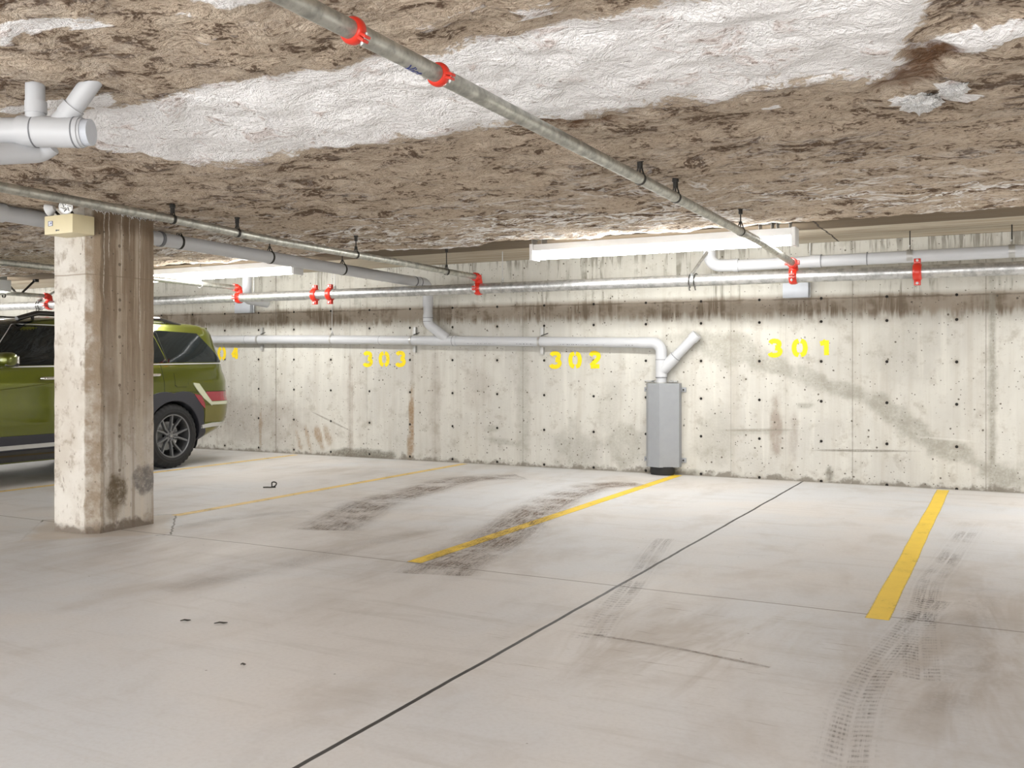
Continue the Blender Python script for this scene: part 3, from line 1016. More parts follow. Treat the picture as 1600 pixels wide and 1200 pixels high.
def coupling(c, axis, r, lb, tilt=0.0):
    """red grooved coupling: channel ring, two bolt pads, two bolts"""
    c = Vector(c)
    t = thing('pipe_coupling', c, lb, 'pipe coupling', 'red pipe couplings')
    d, a, b = frame(axis)
    q = Matrix.Rotation(tilt, 3, d)
    a = q @ a
    b = q @ b
    bm = B()
    w = r * .62
    lathe(bm, [(-w, r * 1.0), (-w, r * 1.16), (-w * .72, r * 1.34), (-w * .3, r * 1.40), (w * .3, r * 1.40), (w * .72, r * 1.34), (w, r * 1.16), (w, r * 1.0)], c, d, 32, closed_prof=True)
    R = Matrix((a, d, b)).transposed().to_4x4()
    for s in (-1, 1):
        m = Matrix.Translation(c + a * s * r * 1.62) @ R
        box(bm, (-r * .42, -w * .78, r * .06), (r * .42, w * .78, r * .38), r * .07, m)
        box(bm, (-r * .42, -w * .78, -r * .38), (r * .42, w * .78, -r * .06), r * .07, m)
    obj('housing', bm, M['red'], t)
    for s in (-1, 1):
        bm = B()
        p = c + a * s * r * 1.74
        tube(bm, [p - b * r * .78, p + b * r * .62], r * .11, 8)
        lathe(bm, [(-.001, 0), (-.001, r * .21), (r * .2, r * .21), (r * .2, 0)], p - b * r * .62, b, 6)
        lathe(bm, [(-.001, 0), (-.001, r * .2), (r * .18, r * .2), (r * .18, 0)], p + b * r * .40, b, 10)
        obj('bolt', bm, M['zinc'], t)
    return t


def mech_tee(u, lb, r_br, zb):
    """red strapped tee on the main with its outlet turned into the branch pipe"""
    zc = main_z(u)
    r = .057
    t = thing('pipe_tee', (u, MAIN_V, zc), lb, 'pipe tee', 'red tees on the main pipe')
    bm = B()
    c = Vector((u, MAIN_V, zc))
    w = .034
    lathe(bm, [(-w, r + .001), (-w, r * 1.14), (-w * .5, r * 1.28), (w * .5, r * 1.28), (w, r * 1.14), (w, r + .001)], c, (1, 0, 0), 32, closed_prof=True)
    for s in (-1, 1):                                   # bolt pads front and back
        for e in (-1, 1):
            p = c + Vector((0, s * r * 1.5, e * .013))
            box(bm, p - Vector((.026, .026, .009)), p + Vector((.026, .026, .009)), .004)
    lathe(bm, [(0, r_br * 1.5), (.03, r_br * 1.38), (.06, r_br * 1.2), (.075, r_br * 1.2)], c + Vector((0, 0, r * .9)), (0, 0, 1), 24)
    obj('strap', bm, M['red'], t)
    bm = B()
    tube(bm, bend([c + Vector((0, 0, r + .02)), (u, MAIN_V, zb), (u, MAIN_V - .085, zb)], .04), r_br * 1.22, 20)
    obj('elbow', bm, M['red'], t)
    bm = B()
    for dv in (-.082, -.045):
        lathe(bm, [(-.014, r_br), (-.014, r_br * 1.3), (-.006, r_br * 1.55), (.006, r_br * 1.55), (.014, r_br * 1.3), (.014, r_br)], (u, MAIN_V + dv, zb), (0, 1, 0), 24, closed_prof=True)
    for s in (-1, 1):
        box(bm, (u + s * r_br * 1.75 - .014, MAIN_V - .088, zb - .02), (u + s * r_br * 1.75 + .014, MAIN_V - .05, zb + .02), .004)
    obj('clamp_ring', bm, M['red'], t)
    for s in (-1, 1):
        bm = B()
        p = c + Vector((0, s * r * 1.62, 0))
        tube(bm, [p - Vector((0, 0, .05)), p + Vector((0, 0, .045))], .006, 8)
        lathe(bm, [(0, 0), (0, .012), (.012, .012), (.012, 0)], p - Vector((0, 0, .044)), (0, 0, 1), 6)
        obj('bolt', bm, M['zinc'], t)
    return t


def hanger(c, axis, r, ztop, lb, black=True, nut=True, strap=None):
    """ring hanger on a threaded rod"""
    c = Vector(c)
    t = thing('pipe_hanger', (c.x, c.y, c.z - r), lb, 'pipe hanger', 'pipe hangers')
    mt = M['rod'] if black else M['zinc']
    bm = B()
    ring_band(bm, c, axis, r + .0005, .022 if strap is None else strap, .003)
    d = Vector(axis).normalized()
    obj('ring', bm, mt, t)
    bm = B()
    tube(bm, [c + Vector((0, 0, r + .002)), Vector((c.x, c.y, ztop))], .0052, 8)
    obj('rod', bm, mt, t)
    bm = B()
    a = d.cross(Vector((0, 0, 1)))
    for s in (-1, 1):
        tube(bm, [c + a * s * r * .75 + Vector((0, 0, r * .72)), c + a * s * .008 + Vector((0, 0, r + .035))], .0045, 6)
    lathe(bm, [(0, 0), (0, .013), (.014, .013), (.014, 0)], c + Vector((0, 0, r + .03)), (0, 0, 1), 6)
    obj('yoke', bm, mt, t)
    if nut:
        bm = B()
        lathe(bm, [(0, 0), (0, .015), (.035, .015), (.035, .020), (.06, .020), (.06, 0)], (c.x, c.y, ztop - .06), (0, 0, 1), 10)
        obj('anchor', bm, M['rod'], t)
    return t


# sprinkler main along the wall
t = thing('sprinkler_main', (-6, MAIN_V, main_z(-6) - .057), 'thick galvanised sprinkler main running the length of the wall', 'pipe', 'sprinkler pipes')
bm = B(); tube(bm, [(UMIN, MAIN_V, main_z(UMIN)), (-14, MAIN_V, main_z(-14)), (-7, MAIN_V, main_z(-7)), (UMAX, MAIN_V, main_z(UMAX))], .057, 28); obj('pipe', bm, M['galv'], t)

BR = (  # u, height, near end v, label
    (-1.745, 2.150, -1.25, 'galvanised branch pipe slanting over the bays nearest the camera'),
    (-5.094, 2.132, -1.25, 'galvanised branch pipe passing just in front of the column head'),
    (-8.55, 2.148, -1.25, 'thin galvanised branch pipe meeting the main behind the column'),
    (-12.15, 2.160, -1.25, 'thin galvanised branch pipe above the front of the green car'))


def bz(i, v):
    z = BR[i][1]
    if i == 1:                                          # this one sags as it leaves the column
        return z + .048 - .03 * min(1, max(0, (v - 4.6) / 1.2)) - .012 * min(1, max(0, (v - 3) / 1.6))
    return z + .012 * (1 if v < 4 else max(0, (7.5 - v) / 3.5))


for i, (u, z, v0, lb) in enumerate(BR):
    t = thing('branch_pipe', (u, 3, z - .03), lb, 'pipe', 'sprinkler pipes')
    bm = B()
    r = .030
    zend = main_z(u) + .122
    pts = [(u, v0, bz(i, v0)), (u, 3, bz(i, 3)), (u, 4.6, bz(i, 4.6)), (u, 5.8, bz(i, 5.8)), (u, 7.55, bz(i, 7.55)), (u, 7.72, bz(i, 7.55) - .004), (u, MAIN_V - .075, zend)]
    tube(bm, pts, r, 24)
    obj('pipe', bm, M['branch'], t)
    if i == 0:                                          # marker scribble on the underside near the coupling
        cu = bpy.data.curves.new('marker_text', 'FONT')
        cu.body = 'Vict'
        cu.size = .055
        cu.extrude = .0004
        tmp = bpy.data.objects.new('marker_text', cu)
        me = bpy.data.meshes.new_from_object(tmp)
        bpy.data.objects.remove(tmp)
        bpy.data.curves.remove(cu)
        b2 = B(); b2.from_mesh(me); bpy.data.meshes.remove(me)
        bmesh.ops.subdivide_edges(b2, edges=[e for e in b2.edges if e.calc_length() > .01], cuts=3)
        rr = r + .0008
        for v in b2.verts:                              # wrap onto the pipe, reading along it
            s, h, dz = v.co
            ang = h / rr - 2.15
            v.co = Vector((u + math.cos(ang) * (rr + dz) * 1.0, 2.60 + s, z + .012 + math.sin(ang) * (rr + dz)))
        obj('marker_writing', b2, M['blueink'], t, False)['label'] = 'blue marker writing'
    mech_tee(u, ('orange-red tee joining the nearest branch pipe to the main above 301',
                 'red tee joining the column-side branch pipe to the main between 302 and 303',
                 'red tee under the short drain drop just beyond the column',
                 'red tee above the roof of the green car')[i], r, zend)

coupling((-1.745, 2.80, 2.162), (0, 1, 0), .030, 'bright red coupling on the nearest branch pipe below the white ceiling strip', .25)
coupling((-1.745, 2.315, 2.162), (0, 1, 0), .030, 'red coupling on the nearest branch pipe at the top edge of the view', .6)
coupling((-7.345, MAIN_V, main_z(-7.345)), (1, 0, 0), .057, 'red coupling on the main pipe, first of a close pair, farther from 302', PI / 2)
coupling((-7.118, MAIN_V, main_z(-7.118)), (1, 0, 0), .057, 'red coupling on the main pipe, second of a close pair, nearer 302', PI / 2)
coupling((-0.688, MAIN_V, main_z(-.688)), (1, 0, 0), .057, 'lone red coupling on the main pipe beyond the 301 tee', PI / 2)

# hangers
for (v, zt, lb) in ((4.84, 2.275, 'black ring hanger on the nearest branch pipe, the one closest to the camera'),
                    (5.46, 2.275, 'black ring hanger on the nearest branch pipe, the middle one'),
                    (7.02, 2.34, 'ring hanger on a long rod on the nearest branch pipe beside the lamp')):
    hanger((-1.745, v, bz(0, v)), (0, 1, 0), .030, zt, lb)
for (v, zt, lb) in ((4.72, 2.27, 'black ring hanger on the column-side branch pipe, closest to the column'),
                    (5.34, 2.28, 'black ring hanger on the column-side branch pipe, second from the column'),
                    (6.80, 2.32, 'ring hanger on the column-side branch pipe, third from the column'),
                    (8.33, SOFFIT, 'black ring hanger on the column-side branch pipe, under the bare soffit')):
    hanger((-5.094, v, bz(1, v) if v < 8 else 2.122), (0, 1, 0), .030, zt, lb)
hanger((-8.55, 8.35, 2.125), (0, 1, 0), .030, SOFFIT, 'pale hanger on the thin branch pipe beyond the column', False, False)
hanger((-12.15, 8.3, 2.125), (0, 1, 0), .030, SOFFIT, 'black ring hanger above the bonnet of the green car')
hanger((-7.05, MAIN_V, main_z(-7.05)), (1, 0, 0), .057, SOFFIT, 'thin rod hanger on the main pipe beside the pair of red couplings', False, False)
hanger((-4.80, MAIN_V, main_z(-4.8)), (1, 0, 0), .057, SOFFIT, 'thin rod hanger on the main pipe beside the red tee near 302', False, False)


def brace(u, lb, du, dv):
    """sway brace: twin clamp hooks and a pipe arm up to the soffit"""
    c = Vector((u, MAIN_V, main_z(u)))
    t = thing('sway_brace', c, lb, 'pipe brace', 'sway braces on the main pipe')
    for s in (-1, 1):
        bm = B()
        pts = []
        for i in range(15):
            a = -PI * .62 + i / 14 * PI * 1.35
            pts.append(c + Vector((s * .025 + .02 * (i / 14 - .5), -math.cos(a) * .066, -math.sin(a) * .066 * -1)))
        tube(bm, pts, .005, 8)
        tube(bm, [c + Vector((s * .025, -.05, -.045)), c + Vector((s * .03 + .01, -.055, -.10))], .006, 8)
        obj('hook', bm, M['rod'], t)
    bm = B()
    top = Vector((u + du, MAIN_V + dv, SOFFIT - .01))
    tube(bm, [c + Vector((0, -.05, .055)), top], .016, 12)
    obj('arm', bm, M['galv'], t)
    bm = B()
    box(bm, top - Vector((.03, .03, .02)), top + Vector((.03, .03, .012)), .005)
    obj('foot', bm, M['rod'], t)


brace(-2.70, 'galvanised sway brace on the main pipe just before the white drain elbow', .10, .35)
brace(-12.35, 'black sway brace on the main pipe above the green car', .1, .4)
# V brace on the far branch pipe
t = thing('sway_brace', (-12.15, 8.5, 2.15), 'black V-shaped sway brace on the branch pipe above the green car', 'pipe brace', 'sway braces on the main pipe')
for s in (-1, 1):
    bm = B(); tube(bm, [(-12.15, 8.52 + s * .03, 2.16), (-12.15, 8.52 + s * .24, 2.36)], .015, 10); obj('arm', bm, M['rod'], t)
    bm = B(); box(bm, (-12.18, 8.50 + s * .25, 2.345), (-12.12, 8.56 + s * .25, SOFFIT), .004); obj('foot', bm, M['rod'], t)


# ---- plastic drains
def collar(bm, c, axis, r, w=.05, th=.006):
    lathe(bm, [(-w / 2, r), (-w / 2, r + th), (w / 2, r + th), (w / 2, r)], c, axis, 28, closed_prof=True)


def part_tube(t, name, pts, r, mt='pvc', seg=28):
    bm = B(); tube(bm, pts, r, seg); return obj(name, bm, M[mt], t)


def part_collar(t, c, axis, r, w=.05, th=.006, mt='pvc', name='collar'):
    bm = B(); collar(bm, c, axis, r, w, th); return obj(name, bm, M[mt], t)


R4 = .0555


def low_z(u):
    return 1.405 - .0208 * (u + 3.3) if u > -8 else 1.503 - .012 * (u + 8)


LV = WALL - .085
# low drain along the wall, down into the guard
t = thing('wall_drain', (-6, LV, low_z(-6) - R4), 'grey plastic drain running low along the wall above the bay numbers into the guard', 'pipe', 'plastic drain pipes')
part_tube(t, 'pipe', [(-20, LV, low_z(-20)), (-8, LV, low_z(-8)), (-3.42, LV, low_z(-3.42))], R4)
part_tube(t, 'elbow', bend([(-3.50, LV, low_z(-3.5)), (-3.262, LV, low_z(-3.262)), (-3.262, LV, 1.20)], .10), R4 + .005)
part_tube(t, 'pipe', [(-3.262, LV, 1.24), (-3.262, LV, .90)], R4)
part_tube(t, 'wye', bend([(-3.262, LV, 1.235), (-3.262, LV, 1.04)], .05), R4 + .006)
part_tube(t, 'wye_branch', [(-3.262, LV, 1.10), (-3.10, LV, 1.262)], R4 + .006)
part_tube(t, 'cleanout', [(-3.11, LV, 1.252), (-2.90, LV - .002, 1.462)], R4 - .004)
part_tube(t, 'cleanout_cap', [(-2.925, LV - .002, 1.437), (-2.872, LV - .002, 1.490)], R4 + .003)
for (c, ax) in (((-3.262, LV, 1.225), (0, 0, 1)), ((-3.262, LV, 1.035), (0, 0, 1)), ((-3.105, LV, 1.257), (1, 0, 1))):
    part_collar(t, c, ax, R4 + .0055, .006, .0015, 'pvcline', 'joint_line')
part_collar(t, (-3.50, LV, low_z(-3.5)), (1, 0, 0), R4, .02, .006)
# wye that takes the drop at 303
part_tube(t, 'wye', [(-6.16, LV, low_z(-6.16)), (-5.80, LV, low_z(-5.8))], R4 + .006)
part_collar(t, (-5.84, LV, low_z(-5.84)), (1, 0, 0), R4 + .0055, .006, .0015, 'pvcline', 'joint_line')
for u in (-6.45, -6.9, -9.1):
    part_collar(t, (u, LV, low_z(u)), (1, 0, 0), R4 - .0003, .004, .001, 'pvcline', 'joint_line')
for u0, L in ((-5.66, .42), (-4.98, .22), (-4.45, .55), (-3.68, .12)):      # lines of lettering along the pipe
    bm = B()
    g = []
    n = 8
    for i in range(n + 1):
        u = u0 + L * i / n
        row = []
        for a in (-.62, -.48):
            row.append(bm.verts.new((u, LV - math.cos(a) * (R4 + .0007), low_z(u) + math.sin(a) * (R4 + .0007))))
        g.append(row)
    for a, b in zip(g[:-1], g[1:]):
        bm.faces.new((a[0], b[0], b[1], a[1]))
    obj('print', bm, M['print'], t)['label'] = 'faint printed lettering'

# long drain slung under the ceiling past the column
t = thing('ceiling_drain', (-6.13, 6, 2.1), 'thick grey plastic drain slung under the ceiling behind the column, dropping to the low drain', 'pipe', 'plastic drain pipes')
DU = -6.13
dz = lambda v: 2.212 - .0125 * (v - 4.0)
part_tube(t, 'pipe', [(DU, -1.2, dz(-1.2)), (DU, 9.42, dz(9.42))], R4 + .002)
part_tube(t, 'elbow', bend([(DU, 9.36, dz(9.36)), (DU, 9.60, dz(9.6)), (DU, 9.60, 1.90)], .11), R4 + .007)
part_tube(t, 'pipe', [(DU, 9.60, 1.98), (DU, 9.60, 1.72)], R4)
part_tube(t, 'elbow', bend([(DU, 9.60, 1.775), (DU, 9.60, 1.665), (DU + .19, LV - .005, low_z(-5.95) + .03)], .10), R4 + .004)
part_collar(t, (DU, 9.60, 1.885), (0, 0, 1), R4, .03, .007)
part_collar(t, (DU, 9.60, 1.735), (0, 0, 1), R4 + .0045, .006, .0015, 'pvcline', 'joint_line')
part_collar(t, (DU, 9.60, 1.690), (0, 0, 1), R4 + .0045, .006, .0015, 'pvcline', 'joint_line')
for v in (9.40, 9.30, 5.34, 5.55):
    part_collar(t, (DU, v, dz(v)), (0, 1, 0), R4 + .0015, .03 if v < 6 else .018, .006, 'rod' if v < 5.5 else 'pvcline', 'band')
part_collar(t, (DU, 4.10, dz(4.1)), (0, 1, 0), R4 + .001, .16, .012, 'pvc', 'coupling_sleeve')
for (v, zt, lb) in ((5.75, 2.30, 'black clevis on the thick ceiling drain, nearest the column'), (6.85, 2.32, 'black clevis on the thick ceiling drain, middle one'),
                    (7.95, 2.34, 'black clevis on the thick ceiling drain, nearest its elbow')):
    hanger((DU, v, dz(v)), (0, 1, 0), R4 + .002, zt, lb, True, False)

# upper drain between main and wall
UV = 9.32
t = thing('upper_drain', (-1, UV, 2.09), 'white-lit grey plastic drain behind the main pipe, elbowed out of the soffit over 301', 'pipe', 'plastic drain pipes')
part_tube(t, 'pipe', [(-2.38, UV, 2.148), (UMAX, UV, 2.162)], R4)
part_tube(t, 'elbow', bend([(-2.62, UV - .03, SOFFIT - .002), (-2.62, UV - .03, 2.155), (-2.34, UV, 2.150)], .12), R4 + .006)
part_collar(t, (-2.36, UV, 2.150), (1, 0, 0), R4 + .005, .05, .005)
part_collar(t, (-1.60, UV, 2.151), (1, 0, 0), R4, .10, .005)
for u in (-1.55, -1.14):
    part_collar(t, (u, UV, 2.152), (1, 0, 0), R4 + .004, .006, .002, 'pvcline', 'joint_line')
for (u, lb, ln) in ((-.775, 'grey strap hanger on the upper drain beside the lone red coupling', 0), (.045, 'grey strap hanger on the upper drain at the edge of the view', 1)):
    hg = hanger((u, UV, 2.155), (1, 0, 0), R4, SOFFIT, lb, False, False, .05)
    for ch in hg.children:
        if ch.name.startswith('rod'):
            ch.data.materials[0] = M['rod']

# short drops from the soffit behind the main
for (u, lb) in ((-8.72, 'short white-lit drain drop from the soffit just beyond the column'), (-12.0, 'short drain drop from the soffit over the green car roof')):
    t = thing('drain_drop', (u, UV, 2.0), lb, 'pipe', 'plastic drain pipes')
    part_tube(t, 'elbow', bend([(u, UV, SOFFIT - .002), (u, UV, 2.20), (u - .10, UV + .10, 2.06)], .10), R4 + .006)
    part_tube(t, 'pipe', bend([(u - .09, UV + .09, 2.075), (u - .13, UV + .14, 2.03), (u - .10, WALL, 2.0)], .08), R4)

# straps that hold the low drain
for (u, lb) in ((-8.885, 'galvanised wall clamp on the low drain beside 304'), (-6.435, 'galvanised wall clamp on the low drain above 303'), (-4.70, 'galvanised wall clamp on the low drain beside 302')):
    z = low_z(u)
    t = thing('pipe_clamp', (u, WALL, z - .13), lb, 'pipe clamp', 'wall clamps on the low drain')
    for s in (-1, 1):
        bm = B()
        z0, z1 = (z + .075, z + .165) if s > 0 else (z - .145, z - .065)
        box(bm, (u - .018, WALL - .030, z0), (u - .014, WALL, z1)); box(bm, (u + .014, WALL - .030, z0), (u + .018, WALL, z1)); box(bm, (u - .018, WALL - .034, z0), (u + .018, WALL - .030, z1), .001)
        obj('channel', bm, M['zinc'], t, False)
    bm = B(); ring_band(bm, (u, LV, z), (1, 0, 0), R4 + .0005, .026, .004); obj('ring', bm, M['zinc'], t)
    bm = B(); tube(bm, [(u, WALL - .05, z + .07), (u + .09, WALL - .06, z + .095)], .005, 8); obj('screw', bm, M['rod'], t)
hanger((-7.655, LV, low_z(-7.655)), (1, 0, 0), R4, SOFFIT, 'ring hanger on a very long rod holding the low drain beside 303', False, False)

# drain overhead behind the watermark corner: wye with cleanout plug, upright stub and a lower elbow
cu, cv_ = math.cos(math.radians(27.5)), math.sin(math.radians(27.5))


def from_px(px, py, Z):                                  # a point at depth Z seen at that place in the photo
    X = (px - 800) / 1483 * Z
    return Vector((-cv_ * Z + cu * X, cu * Z + cv_ * X, 1.15 + (573 - py) / 1483 * Z))


t = thing('overhead_drain', from_px(60, 205, 4.11), 'thick grey plastic drain with a wye under the ceiling nearest the camera', 'pipe', 'plastic drain pipes')
ax = Vector((cu, cv_, 0))
p0, p1 = from_px(-300, 203, 4.11), from_px(132, 207, 4.11)
part_tube(t, 'pipe', [p0 - ax * .6, p1], .0613)
part_tube(t, 'wye', [from_px(32, 205, 4.11), from_px(128, 207, 4.11)], .0665)
part_tube(t, 'cleanout_plug', [p1 - ax * .01, p1 + ax * .03], .057, 'jbox')
part_collar(t, from_px(56, 206, 4.11), ax, .0662, .006, .0015, 'pvcline', 'joint_line')
part_collar(t, from_px(120, 207, 4.11), ax, .0662, .006, .0015, 'pvcline', 'joint_line')
wy = from_px(112, 172, 4.11); wz = from_px(150, 118, 4.09)
part_tube(t, 'wye_branch', bend([from_px(78, 207, 4.11), wy, wz], .14), .042)
part_collar(t, (from_px(108, 176, 4.11) + wy) / 2, (wz - from_px(78, 207, 4.11)), .042, .05, .006)
part_tube(t, 'riser', [from_px(55, 190, 4.11), from_px(55, 128, 4.11)], .040)
part_collar(t, from_px(56, 168, 4.11), (0, 0, 1), .040, .05, .005)
part_tube(t, 'lower_elbow', bend([from_px(80, 226, 4.2), from_px(62, 238, 4.2), from_px(-60, 243, 3.9), from_px(-400, 250, 4.1)], .08), .046)

# ------------------------------------------------------------------ pipe guard
t = thing('pipe_guard', (-3.245, WALL - .1, 0), 'tall grey steel pipe guard bolted to the wall over the drain', 'pipe guard')
bm = B()
GP = [(-3.425, WALL - .004), (-3.425, WALL - .10), (-3.385, WALL - .155), (-3.245, WALL - .20), (-3.065, WALL - .085), (-3.065, WALL - .004)]
for (a, b) in zip(GP[:-1], GP[1:]):
    lo_, hi_ = .085, .975
    f = bm.faces.new([bm.verts.new((a[0], a[1], lo_)), bm.verts.new((b[0], b[1], lo_)), bm.verts.new((b[0], b[1], hi_)), bm.verts.new((a[0], a[1], hi_))])
bmesh.ops.remove_doubles(bm, verts=bm.verts, dist=1e-4)
bmesh.ops.recalc_face_normals(bm, faces=bm.faces)
bmesh.ops.solidify(bm, geom=bm.faces[:], thickness=.005)
obj('shell', bm, M['guard'], t, False)
for u in (-3.45, -3.04):
    for z in (.155, .905):
        bm = B(); box(bm, (u - .028, WALL - .014, z - .025), (u + .028, WALL, z + .025), .003)
        br = obj('bracket', bm, M['guard'], t)
        bm = B(); lathe(bm, [(-.012, 0), (-.012, .009), (0, .009)], (u, WALL - .012, z), (0, 1, 0), 8); obj('bolt', bm, M['rod'], br)
bm = B(); box(bm, (-3.39, WALL - .03, .985), (-3.335, WALL - .01, 1.0)); box(bm, (-3.47, WALL - .03, .99), (-3.36, WALL - .015, 1.005)); box(bm, (-3.19, WALL - .05, .985), (-3.10, WALL - .012, 1.0))
lathe(bm, [(0, R4 + .001), (0, R4 + .012), (.03, R4 + .012), (.03, R4 + .001)], (-3.262, LV, .955), (0, 0, 1), 24, closed_prof=True)
lathe(bm, [(0, 0), (0, .01), (.02, .01), (.02, 0)], (-3.15, WALL - .06, .99), (0, 0, 1), 10)
obj('clamp', bm, M['zinc'], t)
bm = B(); lathe(bm, [(0, 0), (0, .125), (.03, .135), (.085, .13), (.085, 0)], (-3.245, WALL - .10, .004), (0, 0, 1), 24)
for v in bm.verts:
    v.co.y = WALL - .1 + (v.co.y - WALL + .1) * .62
obj('drain_boot', bm, M['black'], t)

# ------------------------------------------------------------------ wall boxes
for (u0, u1, z0, z1, lb) in ((-1.985, -1.745, 1.842, 2.0, 'pale blue-grey wall box partly behind the main pipe over 301'), (-9.30, -9.03, 1.88, 2.03, 'pale blue-grey wall box partly behind the main pipe above the car tail')):
    t = thing('wall_box', ((u0 + u1) / 2, WALL, z0), lb, 'junction box', 'wall boxes')
    bm = B(); box(bm, (u0, WALL - .09, z0), (u1, WALL, z1), .006); obj('body', bm, M['jbox'], t)
    bm = B(); box(bm, (u0 - .004, WALL - .098, z0 - .004), (u1 + .004, WALL - .090, z1 + .004), .002); obj('cover', bm, M['jbox'], t)
    bm = B(); tube(bm, [(u1 + .01, WALL - .03, z0), (u1 + .01, WALL - .03, SOFFIT)], .006, 8); obj('conduit', bm, M['galv'], t)

# ------------------------------------------------------------------ emergency light on the column
t = thing('emergency_light', (-5.665, 4.34, 2.03), 'cream emergency light box with two lamp heads on the column', 'emergency light')
E0, E1 = Vector((-5.80, 4.255, 2.045)), Vector((-5.515, 4.428, 2.172))
bm = B(); box(bm, E0, E1, .006); obj('housing', bm, M['cream'], t)
bm = B(); box(bm, (-5.752, 4.251, 2.103), (-5.713, 4.2555, 2.132), .001); lab = obj('sticker', bm, M['sticker'], t); lab['label'] = 'small white sticker with blue border'
bm = B()
for (a, b, c, d) in ((-5.754, -5.711, 2.101, 2.1035), (-5.754, -5.711, 2.1315, 2.134), (-5.754, -5.7515, 2.101, 2.134), (-5.7135, -5.711, 2.101, 2.134), (-5.746, -5.722, 2.112, 2.114), (-5.735, -5.72, 2.117, 2.123)):
    box(bm, (a, 4.2502, c), (b, 4.2515, d))
obj('sticker_border', bm, M['blueink'], lab, False)
bm = B()
u = -5.682
box(bm, (u, 4.2538, 2.063), (u + .011, 4.2552, 2.074)); u += .014
for w in (.005, .005, .006):
    box(bm, (u, 4.2538, 2.065), (u + w, 4.2552, 2.072)); u += w + .0025
obj('maker_mark', bm, M['ink'], t, False)
for (c, d, lb) in ((Vector((-5.775, 4.27, 2.214)), Vector((-.75, -.25, -.25)), None), (Vector((-5.60, 4.27, 2.222)), Vector((.55, -.85, -.1)), None)):
    d.normalize()
    bm = B()
    lathe(bm, [(-.045, 0), (-.045, .018), (-.03, .030), (-.004, .044), (.004, .046), (.004, .040)], c, d, 24)
    hd = obj('lamp_head', bm, M['white'], t)
    bm = B(); lathe(bm, [(.001, 0), (.003, .025), (.002, .041)], c, d, 24)
    obj('lens', bm, M['lens'], hd)
    bm = B()
    dd, aa, bb = frame(d)
    for i in range(6):
        a = i * PI / 3
        tube(bm, [c + dd * .005 + (aa * math.cos(a) + bb * math.sin(a)) * .012, c + dd * .004 + (aa * math.cos(a + .9) + bb * math.sin(a + .9)) * .034], .0022, 6)
    obj('grille', bm, M['ink'], hd)
    bm = B(); tube(bm, [c - d * .03, Vector((c.x * .8 + -5.66 * .2, 4.33, 2.19)), Vector((c.x * .7 + -5.66 * .3, 4.34, 2.17))], .009, 8); obj('swivel', bm, M['rod'], hd)
# frayed insulation where it meets the column head
bm = B()
rnd = random.Random(11)
for i in range(170):
    y = rnd.uniform(4.42, 4.97)
    p = Vector((-5.535 + rnd.uniform(0, .015), y, ceil_z(4.7) - rnd.uniform(.0, .035)))
    q = p + Vector((rnd.uniform(-.01, .012), rnd.uniform(-.02, .02), -rnd.uniform(.005, .032)))
    tube(bm, [p, (p + q) / 2 + Vector((rnd.uniform(-.008, .008), 0, 0)), q], [.004, .003, .0015], 5)
tag(obj('insulation_fringe', bm, M['clump'], None), 'ragged white fibre fringe hanging where the ceiling meets the column', 'insulation', None, 'stuff')

# white clumps that hang from the torn strip
for (u, v, r, lb) in ((-.315, 4.27, .072, 'large white tuft of loose insulation hanging past the torn end of the white strip'), (-.185, 4.14, .05, 'small white tuft of loose insulation next to the large tuft')):
    bm = B()
    bmesh.ops.create_icosphere(bm, subdivisions=4, radius=1.0)
    for w in bm.verts:
        n = noise.fractal(w.co * 2.6 + Vector((u, v, 0)), .8, 2.1, 5)
        s = r * (1 + n * .5)
        w.co = Vector((u + w.co.x * s, v + w.co.y * s * 1.15, ceil_z(v) - .012 + w.co.z * s * .55))
    tag(obj('insulation_tuft', bm, M['clump']), lb, 'insulation', 'loose insulation tufts')


